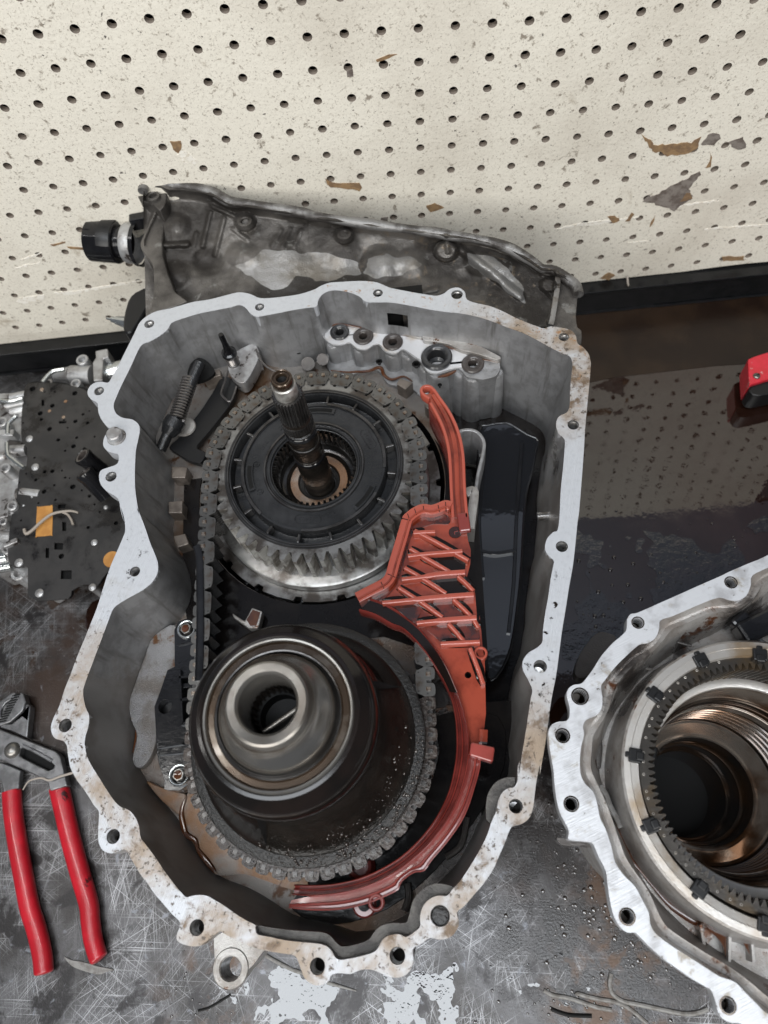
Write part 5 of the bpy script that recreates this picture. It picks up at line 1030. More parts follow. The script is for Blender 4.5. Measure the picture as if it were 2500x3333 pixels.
for q in ([(1700, 1440), (1690, 1560), (1680, 1720), (1672, 1900), (1655, 2060)], [(1580, 1420), (1572, 1540), (1560, 1700), (1572, 1880)], [(1560, 1790), (1610, 1800), (1680, 1790)]):
    b = MB(); b.rib(crom([U(x, y, ztr(x, y)+3) for x, y in q], 4, False), 2.6, 5); b.put('tray_rib', m_plas, sump)

# ------------------------------------------------------------------ park rod, detent pin
rod = empty('park_rod', (-190, 300, 165), 'dark rod with a coil spring and cone at the upper left inside the case', 'actuator rod')
pz = lambda p, z: U(*A(p)[0], z)
r0, r1, r2, r3, r4 = pz((1005, 560), 178), pz((940, 665), 173), pz((850, 930), 166), pz((790, 1030), 163), pz((745, 1130), 158)
b = MB(); b.cyl(r0, r4, 4.4, 4.4, 24); b.put('rod', m_drum, rod)
b = MB(); ax_ = (r2-r1); n = 15; pts = []; mm = ax_.to_track_quat('Z', 'Y').to_matrix()
for i in range(n*12+1): a = 2*math.pi*i/12; pts.append(r1+ax_*(i/(n*12))+mm @ Vector((5.9*math.cos(a), 5.9*math.sin(a), 0)))
b.tube(pts, .95, 6); b.put('coil_spring', m_spring, rod)
b = MB(); b.cyl(r2, r2.lerp(r3, .55), 8.2, 8.6, 28); b.cyl(r2.lerp(r3, .55), r3, 8.0, 5.5, 28); b.put('cone', m_drum, rod)
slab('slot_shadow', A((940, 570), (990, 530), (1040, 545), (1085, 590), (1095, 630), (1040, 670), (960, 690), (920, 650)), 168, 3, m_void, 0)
bp = crom(UU(A((1150, 650), (1235, 690), (1225, 790), (1150, 900), (1070, 1000), (985, 1100), (1000, 1125), (1040, 1150), (1005, 1212), (930, 1200), (850, 1150), (800, 1112), (860, 1050), (920, 980), (1000, 880), (1080, 760)), 155), 3)
b = MB(); b.prism(bp, 5); b.put('lever_plate', m_plasd, rod, ang=40, bevel=.8)
b = MB(); b.lathe([(9, 0), (8.4, 1.2), (5, 1.4), (4.6, .2), (.01, .2)], pz((905, 980), 156), 26); b.put('pivot', m_satin, rod, fix=False)
det = empty('detent_pin', (-130, 330, 160), 'slim black pin with a threaded neck on a pale foot by the far wall', 'detent pin')
foot = crom(UU(A((1185, 600), (1200, 530), (1250, 480), (1345, 438), (1388, 490), (1372, 560), (1310, 672), (1265, 692), (1215, 660)), 166), 3); b = MB(); b.prism(foot, 14); b.put('foot', m_vb, det, ang=50, bevel=2)
bc = pz((1222, 565), 166); 
def zfor(px, xy):
    lo, hi = bc.z, 330
    for _ in range(40):
        m = (lo+hi)/2
        if U(*px, m).y > xy.y: lo = m
        else: hi = m
    return lo
tz = zfor(A((1158, 375))[0], bc); hgt = tz-bc.z
b = MB(); pr = [(5.2, -.5), (5.2, 2)]
for k in range(5): pr += [(4.4, 2.4+k*1.6), (5.2, 3.2+k*1.6)]
pr += [(5.6, 10.8), (5.6, 13), (4.2, 14), (3.9, hgt*.42)]; b.lathe(pr, bc, 24); b.put('threaded_neck', m_spring, det, fix=False)
b = MB(); b.lathe([(6.2, 12.5), (6.2, 15), (4.6, 16), (4.4, hgt*.45), (3.0, hgt*.5), (2.7, hgt*.62), (2.6, hgt*.66), (2.3, hgt*.68), (2.3, hgt*.95), (1.9, hgt), (.01, hgt)], bc, 24); b.put('pin', m_plas, det, fix=False)
for q, z in ((((1190, 590), (1165, 680), (1140, 755), (1160, 790), (1198, 815), (1222, 770), (1240, 715)), 160), (((1368, 475), (1395, 540), (1440, 590), (1500, 622)), 170), (((1385, 500), (1405, 560), (1412, 610)), 168)):
    b = MB(); b.tube(crom(UU(A(*q), z), 5, False), .9, 8); b.put('wire_spring', m_spring, det)
# oily small parts between the wheels
blk = empty('retainer_clip', (-130, 170, 150), 'small pale metal clip with a brown stained face between the two chain wheels', 'clip')
b = MB(); b.prism(UU(B((1395, 740), (1440, 655), (1508, 680), (1480, 790), (1420, 790), (1320, 720), (1310, 690), (1380, 735)), 158), 8); b.put('clip_body', m_satin, blk, smooth=False, bevel=.8)
b = MB(); b.prism(UU(B((1405, 735), (1445, 668), (1495, 686), (1470, 770), (1430, 775)), 158.3), .6); b.put('stained_face', m_oilrun, blk, smooth=False)
# ------------------------------------------------------------------ right half: converter housing with internal gear
ZQ = 215.0
rc = empty('converter_housing', (160, 40, 0), 'second pale aluminium case half at the right edge with a big round internal gear inside', 'gearbox case')
ro_px = (K((1659, 125), (1520, 185), (1380, 245), (1320, 275), (1160, 345), (1020, 408), (880, 470), (720, 540), (670, 550), (645, 590), (640, 660), (610, 700), (540, 760), (460, 850), (410, 930), (360, 1000), (315, 1050), (260, 1060), (220, 1090), (210, 1140), (230, 1220), (228, 1290), (205, 1320), (150, 1325), (100, 1350), (78, 1400), (85, 1500), (105, 1620))
  + L((115, 20), (125, 150), (150, 290), (190, 380), (225, 450), (222, 512), (300, 525), (385, 535), (410, 570), (440, 640), (490, 740), (505, 850), (530, 1000), (560, 1090), (600, 1150), (650, 1185), (700, 1185), (740, 1220), (800, 1280), (900, 1370), (1000, 1440), (1100, 1510), (1200, 1570), (1250, 1600), (1280, 1680), (1300, 1760), (1340, 1810), (1400, 1835), (1460, 1840), (1560, 1900))
  + [(2560, 3430), (2800, 3480), (3050, 3300), (3200, 2950), (3220, 2500), (3120, 2050), (2900, 1750), (2700, 1700)])
ri_px = (K((1659, 215), (1545, 275), (1535, 340), (1505, 415), (1445, 452), (1380, 450), (1300, 432), (1150, 488), (980, 562), (885, 595), (875, 655), (850, 720), (790, 760), (730, 772), (640, 850), (560, 930), (490, 1020), (457, 1070), (467, 1150), (460, 1230), (420, 1282), (350, 1312), (327, 1360), (335, 1420), (315, 1500), (305, 1600))
  + L((310, 40), (340, 110), (400, 170), (430, 260), (450, 360), (490, 440), (530, 560), (560, 680), (620, 770), (700, 850), (750, 940), (800, 1040), (810, 1120), (850, 1190), (950, 1270), (1060, 1340), (1200, 1430), (1310, 1500), (1420, 1540), (1500, 1620), (1580, 1700), (1659, 1770))
  + [(2600, 3350), (2800, 3380), (3000, 3220), (3120, 2920), (3140, 2500), (3050, 2100), (2860, 1820), (2680, 1765)])
RO, RI = crom(UU(ro_px, ZQ), 3), crom(UU(ri_px, ZQ), 3)
rb = [(*K((722, 612))[0], 16.5), (*K((1392, 322))[0], 17), (*K((305, 1142))[0], 24), (*K((180, 1425))[0], 19.5), (*L((243, 258))[0], 20.5), (*L((645, 1070))[0], 22), (*L((1370, 1710))[0], 22)]
hl = [circ(U(x, y, ZQ), pxr(x, y, ZQ, r), 24) for x, y, r in rb]
mb = MB(); mb.prism(RO, 10, [RI]+hl); mb.put('mating_rim', m_rimr, rc, ang=30, bevel=.7)
for x, y, r in rb:
    c = U(x, y, ZQ); rr = pxr(x, y, ZQ, r); b = MB(); b.lathe([(rr+.9, .08), (rr+.1, .1), (rr, -.6), (rr, -14), (rr*.9, -16), (.01, -30)], c, 26); b.put('bolt_hole', m_polishd, rc, fix=False)
ow = resample(RO, 240); o1 = avg(inset(ow, 5), 4); o2 = avg(inset(ow, 16), 9); n = 240
rings = [[p-Vector((0, 0, 10)) for p in inset(ow, .3)], [Vector((p.x, p.y, 200)) for p in o1], [Vector((p.x, p.y, 120)) for p in o2], [Vector((p.x, p.y, .3)) for p in avg(inset(ow, 30), 12)]]
mb = MB(); mb.add([p for rg in rings for p in rg], [(j*n+i, j*n+(i+1) % n, (j+1)*n+(i+1) % n, (j+1)*n+i) for j in range(3) for i in range(n)]); mb.put('outer_wall', m_castr, rc, fix=False)
iw = resample(RI, 300); n = 300; m1, m2_ = avg(inset(iw, 2), 4), avg(inset(iw, 9), 12)
g1 = avg(inset(iw, 3.4), 3); g2 = avg(inset(iw, 6.2), 4)
rings = [[Vector((p.x, p.y, ZQ-.2)) for p in iw], [Vector((p.x, p.y, ZQ-6)) for p in m1], [Vector((p.x, p.y, ZQ-6.4)) for p in g1], [Vector((p.x, p.y, ZQ-4.8)) for p in g2], [Vector((p.x, p.y, ZQ-9)) for p in avg(inset(iw, 7.2), 5)], [Vector((p.x, p.y, ZQ-22)) for p in avg(inset(iw, 10), 9)], [Vector((p.x, p.y, ZQ-38)) for p in avg(inset(iw, 14), 14)]]
mb = MB(); mb.add([p for rg in rings for p in rg], [(j*n+i, j*n+(i+1) % n, (j+1)*n+(i+1) % n, (j+1)*n+i) for j in range(len(rings)-1) for i in range(n)]); mb.put('inner_wall', m_castr, rc, ang=40, fix=False)
RX = Vector((172.5, 33.0, 0))
fl = [Vector((p.x, p.y, ZQ-36)) for p in avg(inset(iw, 13), 14)]
mb = MB(); mb.prism(fl[::2], 4, [circ((RX.x, RX.y, ZQ-36), 76, 60)]); mb.put('floor', m_castr, rc, smooth=False)
def rl(name, prof, m, c=RX, nn=128, par=None, **k): b = MB(); b.lathe(prof, c, nn); return b.put(name, m, par or rc, fix=False, **k)
def ctr(px, z): p = U(*px, z); return Vector((p.x, p.y, 0))
CC = Vector((170.3, 33.9, 0)); rcol = 78.3
rl('gear_collar', [(rcol+4, ZQ-38), (rcol+2, ZQ-20), (rcol+.6, ZQ-6), (rcol, ZQ-3.6), (rcol-1.2, ZQ-2.6)], m_castr, CC)
rl('collar_face', [(rcol-1.2, ZQ-2.6), (rcol-4.6, ZQ-2.4), (rcol-5, ZQ-2.7), (rcol-9.0, ZQ-2.8), (rcol-9.5, ZQ-3.6), (rcol-9.6, ZQ-12)], m_collar, CC)
CG = Vector((171.2, 35.3, 0)); sg = 68.6/452
# internal ring gear
rt_, rr_ = 60.4, 64.0; pts = []; NT = 104
for i in range(NT):
    s = 2*math.pi/NT; a = i*s; pts += [(a-.40*s, rr_), (a-.18*s, rr_-.8*(rr_-rt_)), (a-.06*s, rt_), (a+.06*s, rt_), (a+.18*s, rr_-.8*(rr_-rt_)), (a+.40*s, rr_)]
ig = MB(); m = len(pts); vs = []
for z, tw in ((ZQ-6.0, 0), (ZQ-30, .10)): vs += [CG+Vector((r*math.cos(a+tw), r*math.sin(a+tw), z)) for a, r in pts]
ro_ = 68.7; loop = [CG+Vector((ro_*math.cos(a), ro_*math.sin(a), ZQ-6.0)) for a, r in pts]; edge = [CG+Vector(((ro_+.8)*math.cos(a), (ro_+.8)*math.sin(a), ZQ-9)) for a, r in pts]
allv = edge+loop+vs; ig.add(allv, [(j*m+i, j*m+(i+1) % m, (j+1)*m+(i+1) % m, (j+1)*m+i) for j in range(3) for i in range(m)])
gearo = ig.mesh('internal_gear', True, 22, False)
gi = bpy.data.objects.new('internal_gear', None); C.objects.link(gi); gi.location = (CG.x*S, CG.y*S, (ZQ-20)*S); WL['internal_gear'] = Vector((CG.x, CG.y, ZQ-20))
tag(gi, 'dark oily toothed ring with black lugs seated in the right case half', 'ring gear')
link('toothed_ring', gearo, m_ring, gi)
for px in (K((1175, 882))[0], K((842, 1130))[0], K((702, 1570))[0], L((812, 415))[0], L((1165, 872))[0], K((1600, 845))[0], L((1640, 1130))[0]):
    q = U(*px, ZQ-2.5); d = Vector((q.x-CC.x, q.y-CC.y, 0)); a = math.atan2(d.y, d.x); mm = Matrix.Rotation(a, 3, 'Z'); b = MB()
    b.box(Vector((q.x, q.y, ZQ-3.4)), 7.2, 8.0, 5.0, M3=mm); b.box(Vector((q.x, q.y, ZQ-3.6))+mm @ Vector((-2.4, 0, 1.0)), 4.4, 5.0, 5.0, M3=mm); b.box(Vector((q.x, q.y, ZQ-3.8))+mm @ Vector((1.0, 0, .6)), 9, 3.4, 3.8, M3=mm); b.put('ring_lug', m_plasd, gi, smooth=False, bevel=.8)
for k in range(26):
    a = 1.75+k*.10+random.uniform(-.03, .03); c = CG+Vector((66.6*math.cos(a), 66.6*math.sin(a), ZQ-5.97)); b = MB(); b.lathe([(.75, 0), (.55, .12), (.42, .0)], c, 12); b.put('punch_mark', m_collar, gi, fix=False)
# turned bores stepping down towards the bench
def lerpc(z): t = (208-z)/190; return Vector((CG.x+(166.5-CG.x)*t, CG.y+(43-CG.y)*t, 0))
def step(name, z, r1, r0, dz, m, zl=None):
    c = lerpc(z); b = MB(); b.lathe([(r1, z-dz*.2), (r1-.5, z), (r0+.6, z), (r0, z-.8), (r0-.3, z-dz)], c, 96); return b.put(name, m, rc, fix=False)
def bore(name, prof, m):
    """turned surface whose centre follows the leaning bore axis"""
    b = MB(); n_ = 112; vs = []; fs = []
    for r, z in prof:
        c = lerpc(z); vs += [Vector((c.x+r*math.cos(2*math.pi*i/n_), c.y+r*math.sin(2*math.pi*i/n_), z)) for i in range(n_)]
    for j in range(len(prof)-1): fs += [(j*n_+i, j*n_+(i+1) % n_, (j+1)*n_+(i+1) % n_, (j+1)*n_+i) for i in range(n_)]
    b.add(vs, fs); return b.put(name, m, rc, fix=False)
bore('helix_seat', [(65.5, 188), (65.5, 181), (60.8, 180.2)], m_stepd)
bore('bore_flange', [(60.8, 180.2), (60.4, 181), (58.6, 181.2), (55.4, 180.4), (54.9, 179)], m_collar)
bore('bore_cone', [(54.9, 179), (54.6, 174), (54.2, 168), (53.0, 158), (52.6, 154)], m_step)
bore('bore_lip', [(52.6, 154), (52.3, 155), (51.6, 155), (51.3, 153.4), (51.2, 148)], m_polishd)
bore('bore_lip', [(51.2, 148), (50.9, 149), (50.5, 149), (50.2, 147), (50.1, 141)], m_stepd)
bore('bore_lip', [(50.1, 141), (49.9, 142), (49.4, 142), (49.2, 140), (49.0, 134)], m_step)
pr = []; z_ = 134; r_ = 49.0
while z_ > 97:
    pr += [(r_, z_), (r_-.1, z_-2.4), (r_+.5, z_-2.8), (r_+.5, z_-4.4), (r_-.5, z_-4.8), (r_-.5, z_-6.6)]; z_ -= 7.2; r_ -= .25
bore('bore_barrel', pr+[(47.8, 95), (47.6, 94)], m_stepd)
bore('bearing_ring', [(47.6, 94), (47.0, 95.2), (45, 95.6), (42.8, 93), (38.4, 88), (36.8, 88.4), (36.0, 87)], m_step)
bore('bore_lip', [(36.0, 87), (35.4, 80), (34.8, 70), (34.2, 69.2), (33.0, 69.4), (32.6, 66)], m_stepd)
bore('bore_lip', [(32.6, 66), (32.2, 50), (31.4, 49), (30.2, 49.4), (29.8, 46), (29.4, 12)], m_stepd)
b = MB(); b.lathe([(34, 12), (.01, 12)], lerpc(12), 48); b.put('bore_floor', m_void, rc, fix=False)
for a, z, r in ((2.75, 160, 53), (-.35, 120, 47)):
    c = lerpc(z); mm = Matrix.Rotation(a, 3, 'Z'); b = MB(); b.box(c+mm @ Vector((r, 0, z)), 9, 12, 8, M3=mm); b.put('bore_key', m_plasd, rc, smooth=False, bevel=1.2)
# ribs, oil and bits on its floor
for q, z, r in ((K((470, 1065), (520, 1100), (570, 1145)), 186, 1.1), (K((475, 1165), (510, 1200), (530, 1232)), 186, 1.1), (K((975, 738), (1040, 760), (1110, 778)), 190, 1.0), (K((400, 1400), (430, 1440), (440, 1520), (425, 1659)), 184, 2.2)):
    b = MB(); b.tube(crom(UU(q, z), 4, False), r, 8, .7); b.put('floor_rib', m_castoil, rc)
for q in (L((470, 350), (560, 430), (600, 520), (660, 640), (740, 740), (850, 870), (960, 985), (1100, 1080), (1160, 1110)),):
    b = MB(); b.tube(crom(UU(q, 184), 5, False), lambda t: 1.6+.9*math.sin(t*9), 8, .4); b.put('oil_run', m_oilrun, rc)
for q, w_ in ((L((1175, 1130), (1195, 1240), (1215, 1390)), 3), (L((1385, 1200), (1385, 1330), (1380, 1450)), 3), (L((1545, 1250), (1560, 1400)), 3)):
    b = MB(); b.rib(crom(UU(q, 189), 3, False), w_*.6, 12); b.put('casting_rib', m_castr, rc)
for q in (L((1195, 1150), (1290, 1175), (1380, 1215), (1380, 1320), (1355, 1360), (1330, 1270), (1270, 1200)), L((1480, 1240), (1550, 1255), (1550, 1360), (1520, 1330))):
    P = crom(UU(q, 186), 3); b = MB(); b.prism(P, .8); b.put('oil_patch', m_oilrun, rc, kind='stuff')
b = MB(); b.tube(crom(UU(K((600, 1000), (640, 960), (690, 935), (740, 935), (830, 950)), 187), 4, False), lambda t: 1.6-.9*t, 7, .6); b.put('sealant_scrap', m_gask, rc)
b = MB(); b.tube(crom(UU(L((445, 130), (490, 190), (520, 270), (570, 360), (600, 430)), 192), 4, False), 1.7, 7, .5); b.put('sealant_scrap', m_gask, rc)
b = MB(); b.box(U(*K((1600, 640))[0], 196), 30, 14, 14, .35); b.box(U(*K((1450, 600))[0], 196), 12, 7, 9, .6); b.put('black_connector', m_plas, rc, smooth=False, bevel=2)
b = MB(); b.cyl(U(*K((1560, 720))[0], 190), U(*K((1680, 790))[0], 190), 1.6, n=10); b.put('oil_pipe', m_zinc, rc)
# flap at its foot on the bench side
b = MB(); b.prism(crom(UU(L((140, 500), (222, 515), (385, 540), (410, 575), (300, 560), (200, 560), (150, 535)), 196), 2), 8); b.put('foot_tab', m_castoil, rc, bevel=1)
b = MB(); b.prism(crom(UU(K((390, 720), (450, 680), (520, 690), (565, 720), (520, 790), (440, 880), (380, 980), (320, 1010), (275, 990), (275, 920), (310, 830)), 120), 3), 14); b.put('outer_pad', m_castoil, rc, bevel=1.5)

# ------------------------------------------------------------------ slip-joint pliers
pl = empty('pliers', (-300, -20, 8), 'slip joint pliers with long red dipped handles lying on the bench at the left edge', 'pliers')
def grip(px, ws, z, nm):
    P = crom(UU(Pl(*px), z), 6, False); N = len(P); b = MB(); vs = []; fs = []; K_ = 16
    for i in range(N):
        t = P[min(i+1, N-1)]-P[max(i-1, 0)]; t.z = 0; t.normalize(); sd = Vector((-t.y, t.x, 0)); u = i/(N-1)
        w_ = ws[0]+(ws[1]-ws[0])*u
        e = min(1, (N-1-i)/5.0); w_ *= math.sqrt(max(.02, 1-(1-e)**2)); 
        for k in range(K_):
            a = 2*math.pi*k/K_; cx, cy = math.cos(a), math.sin(a)
            f = lambda v: math.copysign(abs(v)**.75, v)
            vs.append(P[i]+sd*w_/2*f(cx)+Vector((0, 0, min(w_/2, 6.2)*f(cy))))
    for i in range(N-1):
        for k in range(K_): fs.append((i*K_+k, i*K_+(k+1) % K_, (i+1)*K_+(k+1) % K_, (i+1)*K_+k))
    fs += [tuple(range(K_-1, -1, -1)), tuple(range((N-1)*K_, N*K_))]
    b.add(vs, fs); return b.put(nm, m_grip, pl, ang=50)
grip([(425, 800), (462, 960), (520, 1210), (580, 1430), (640, 1640), (652, 1760), (672, 1900), (705, 2015), (718, 2045)], (16.5, 13), 7, 'handle_grip')
grip([(85, 830), (95, 980), (130, 1220), (172, 1450), (215, 1670), (262, 1820), (302, 1990), (315, 2110), (318, 2150)], (15.5, 14), 7, 'handle_grip')
def flatp(nm, px, z, th, hl=(), m=m_plier, sm=2, par=pl): P = crom(UU(Pl(*px), z), sm) if sm > 1 else UU(Pl(*px), z); b = MB(); b.prism(P, th, hl); return b.put(nm, m, par, ang=35, bevel=.9)
slot = UU(Pl((150, 515), (175, 512), (270, 560), (360, 610), (392, 640), (380, 668), (350, 682), (270, 645), (170, 595), (140, 575)), 15)
flatp('channel_arm', [(-140, 330), (0, 385), (140, 440), (300, 505), (405, 545), (435, 580), (462, 690), (484, 790), (360, 828), (338, 765), (270, 722), (120, 655), (0, 600), (-140, 540)], 15, 8, [slot], sm=1)
flatp('slot_floor', [(140, 500), (390, 620), (390, 690), (130, 600)], 8, 3, m=m_void, sm=1)
for q in ([(160, 500), (270, 552), (375, 612)],): b = MB(); b.tube(crom(UU(Pl(*q), 15), 3, False), 1.6, 8, .7); b.put('slot_lip', m_plier, pl)
flatp('lower_jaw', [(150, 118), (170, 128), (186, 185), (160, 255), (75, 330), (0, 360), (-40, 330), (10, 290), (18, 225), (60, 190), (110, 140)], 14, 9, sm=1)
flatp('jaw_neck', [(188, 190), (218, 215), (212, 300), (195, 445), (80, 395), (0, 370), (0, 350), (80, 345), (175, 275)], 11, 9, sm=1)
flatp('upper_jaw', [(110, 118), (70, 130), (0, 180), (-80, 250), (-90, 330), (0, 310), (8, 240), (40, 195), (80, 170), (118, 140)], 14, 9, sm=1)
b = MB()
for k in range(11):
    t = k/10; x = 118-100*t; y = 138+190*t; c = U(*Pl((x, y))[0], 14.2); b.box(c, 7, 1.1, 1.6, .15)
b.put('jaw_teeth', m_void, pl, smooth=False, kind='stuff')
b = MB(); r = pxr(*Pl((90, 535))[0], 15, 25); b.lathe([(r, 0), (r*.95, r*.25), (r*.75, r*.5), (r*.4, r*.68), (.01, r*.72)], U(*Pl((90, 535))[0], 15), 28); b.put('rivet', m_polish, pl, fix=False)
flatp('handle_neck', [(-30, 610), (60, 640), (150, 680), (140, 760), (132, 830), (28, 865), (5, 760), (-40, 690)], 10, 6, sm=1)
b = MB(); b.tube(crom(UU(Pl((525, 697), (430, 725), (355, 752), (300, 735), (240, 745), (200, 765), (165, 820)), 17.5), 4, False), lambda t: 1.1-.5*t, 7, .6); tag(b.put('sealant_strand', m_bead), 'pale sealant strand lying across the pliers beside the large case', 'sealant strand')

# ------------------------------------------------------------------ separator plate on the valve body at the left
ZP = 62
vbd = empty('valve_body', (-430, 300, 0), 'silver valve body casting with bores and bosses under the dark plate at the left edge', 'valve body')
b = MB(); b.prism(crom(UU(Vb((-250, 520), (0, 480), (180, 470), (420, 400), (560, 400), (640, 420), (560, 900), (400, 1500), (330, 1960), (200, 1960), (60, 1800), (-250, 1750)), ZP-12), 2), ZP-14); b.put('body_block', m_vb, vbd, bevel=2)
random.seed(5)
for k in range(34):
    x, y = random.uniform(-60, 190), random.uniform(520, 1700); z = random.uniform(44, 60); c = U(*Vb((x, y))[0], z); b = MB()
    t = random.random()
    if t < .45: b.cyl(c, c+Vector((random.uniform(14, 26), random.uniform(-6, 4), 0)), random.uniform(4, 7), n=14); nm = 'valve_bore'
    elif t < .75: b.box(c, random.uniform(8, 18), random.uniform(4, 9), random.uniform(8, 16), random.uniform(-.4, .4)); nm = 'casting_web'
    else: b.lathe([(5.5, -14), (5.2, 0), (4.6, .6), (2.8, .6), (2.6, -3), (.01, -3)], c, 16); nm = 'bolt_boss'
    b.put(nm, m_vb if random.random() < .75 else m_castoil, vbd, bevel=.8 if nm == 'casting_web' else 0)
for (x, y, r, z) in ((640, 215, 46, 62), (590, 400, 40, 60), (372, 395, 34, 60), (12, 700, 42, 64), (38, 1062, 42, 66), (92, 1358, 40, 66), (22, 1482, 30, 68), (140, 1885, 58, 40), (725, 1990, 34, 50)):
    c = U(*Vb((x, y))[0], z); rr = pxr(*Vb((x, y))[0], z, r/2.404); b = MB(); b.lathe([(rr, -22), (rr, -.6), (rr-.6, 0), (rr*.62, 0), (rr*.55, -.8), (rr*.55, -5), (.01, -5)], c, 22); b.put('bolt_boss', m_vb, vbd, fix=False)
b = MB(); b.prism(UU(Vb((745, 150), (840, 130), (848, 200), (808, 210), (800, 380), (730, 385), (725, 240), (750, 200)), 66), 18); b.put('bracket', m_vb, vbd, smooth=False, bevel=1)
b = MB(); b.cyl(U(*Vb((560, 330))[0], 52), U(*Vb((725, 340))[0], 52), 9, 10, 20); b.cyl(U(*Vb((440, 340))[0], 46), U(*Vb((560, 330))[0], 50), 6, 8, 16); b.put('solenoid', m_vb, vbd)
b = MB(); b.cyl(U(*Vb((810, 330))[0], 52), U(*Vb((980, 290))[0], 52), 9.5, n=24); b.put('solenoid_can', m_zinc, vbd)
b = MB(); b.cyl(U(*Vb((-60, 1790))[0], 45), U(*Vb((75, 1765))[0], 45), 8, n=20); b.cyl(U(*Vb((-60, 1855))[0], 45), U(*Vb((95, 1830))[0], 45), 5, n=16); b.put('solenoid_can', m_zinc, vbd)
for q, z in (((((335, 395), (410, 315), (505, 295))), 70), ((((60, 800), (65, 730), (95, 690), (130, 660))), 70), ((((55, 870), (62, 960), (100, 1000), (185, 1065))), 70), ((((-10, 540), (90, 545), (180, 520))), 66)):
    b = MB(); b.tube(crom(UU(Vb(*q), z), 4, False), 2.2, 8); b.put('wire_clip', m_zinc, vbd)
sp = empty('separator_plate', (-380, 280, ZP), 'thin dark steel plate full of small holes lying on the valve body at the left', 'separator plate')
spx = Vb((190, 450), (215, 410), (250, 398), (430, 398), (600, 430), (690, 470), (800, 560), (950, 640), (960, 900), (985, 1100), (990, 1400), (960, 1650), (900, 1760), (840, 1880), (800, 1930), (760, 1985), (660, 1975), (560, 2025), (535, 2088), (290, 2100), (262, 2080), (218, 2050), (218, 1850), (180, 1840), (110, 1845), (68, 1790), (62, 1700), (90, 1430), (122, 1400), (152, 1080), (205, 1060), (212, 905), (172, 862), (166, 700))
hs = [(255, 447, 27), (585, 480, 24), (410, 577, 22), (315, 637, 24), (325, 685, 16), (590, 700, 20), (388, 760, 22), (650, 645, 14), (500, 690, 10), (685, 712, 16), (180, 712, 10), (456, 845, 18), (600, 828, 14), (575, 895, 22), (660, 915, 16), (740, 820, 10), (350, 1095, 18), (410, 1090, 20), (510, 1140, 12), (545, 1145, 8), (280, 1158, 16), (570, 1212, 26), (425, 1200, 12), (345, 1250, 22), (205, 1240, 12), (245, 1295, 14), (435, 1315, 12), (180, 1360, 12), (300, 1340, 10), (700, 1285, 16), (690, 1530, 16), (908, 1497, 20), (740, 1350, 10), (780, 1410, 10), (480, 1755, 26), (150, 1180, 10), (510, 930, 12), (270, 985, 10), (485, 1085, 10), (205, 1110, 10), (165, 1475, 10), (430, 470, 10), (350, 470, 8), (640, 1240, 10), (700, 620, 8), (530, 750, 9)]
hls = [circ(U(*Vb((x, y))[0], ZP), pxr(*Vb((x, y))[0], ZP, r/2.404*.85), 12) for x, y, r in hs]
rects = [((485, 1485), (520, 1490), (518, 1560), (488, 1558)), ((358, 1690), (385, 1690), (384, 1770), (356, 1768)), ((425, 1650), (495, 1652), (492, 1705), (425, 1703)), ((478, 1865), (562, 1865), (560, 1935), (474, 1935)), ((455, 1352), (515, 1350), (510, 1380), (455, 1382)), ((460, 698), (520, 695), (518, 715), (462, 718)), ((325, 530), (345, 528), (348, 580), (325, 580))]
hls += [UU(Vb(*q), ZP) for q in rects]
b = MB(); b.prism(crom(UU(spx, ZP), 2), 1.6, hls); b.put('plate', m_plate, sp, smooth=False, bevel=.25)
b = MB(); b.prism([p for p in crom(UU([(x+4, y-3) for x, y in spx], ZP-3.5), 2)], 2.5); b.put('lower_gasket', m_void, sp, smooth=False)
b = MB(); b.prism(crom(UU(Vb((290, 1380), (300, 1370), (395, 1360), (412, 1372), (408, 1580), (398, 1592), (290, 1602), (280, 1590)), ZP+.5), 2), .9); b.put('filter_patch', m_orange, sp, smooth=False)
c = U(*Vb((872, 1778))[0], ZP+.5); b = MB(); b.lathe([(pxr(*Vb((872, 1778))[0], ZP, 27), -.8), (pxr(*Vb((872, 1778))[0], ZP, 26), .1), (.01, .1)], c, 36); b.put('filter_patch', m_orange, sp, fix=False)
for (x, y, r) in ((232, 838, 28), (278, 1060, 30), (150, 1808, 34), (310, 2045, 34), (740, 1650, 26), (830, 1375, 18), (725, 2000, 30)):
    c = U(*Vb((x, y))[0], ZP); rr = pxr(*Vb((x, y))[0], ZP, r/2.404); b = MB(); b.lathe([(rr, -.4), (rr*.96, .8), (rr*.6, 1.6), (.01, 1.8)], c, 18); b.put('rivet', m_vb, sp, fix=False)
for (x, y, r) in ((328, 452, 16), (514, 545, 14), (388, 620, 14), (498, 668, 14)):
    c = U(*Vb((x, y))[0], ZP+.02); rr = pxr(*Vb((x, y))[0], ZP, r/2.404); b = MB(); b.lathe([(rr, 0), (rr*.9, .3), (.01, .3)], c, 12); b.put('copper_plug', m_bronze, sp, fix=False)
b = MB(); b.tube(crom(UU(Vb((190, 1545), (205, 1580), (250, 1555), (320, 1490), (400, 1430), (480, 1408), (560, 1402), (612, 1416)), 67), 5, False), lambda t: 1.5-.6*t*t, 8); b.tube(crom(UU(Vb((490, 1412), (530, 1430), (558, 1470), (572, 1508)), 66), 5, False), 1.1, 8)
tag(b.put('sealant_strand', m_bead), 'curled pale strand with a side branch lying over the amber patch of the dark plate', 'sealant strand')
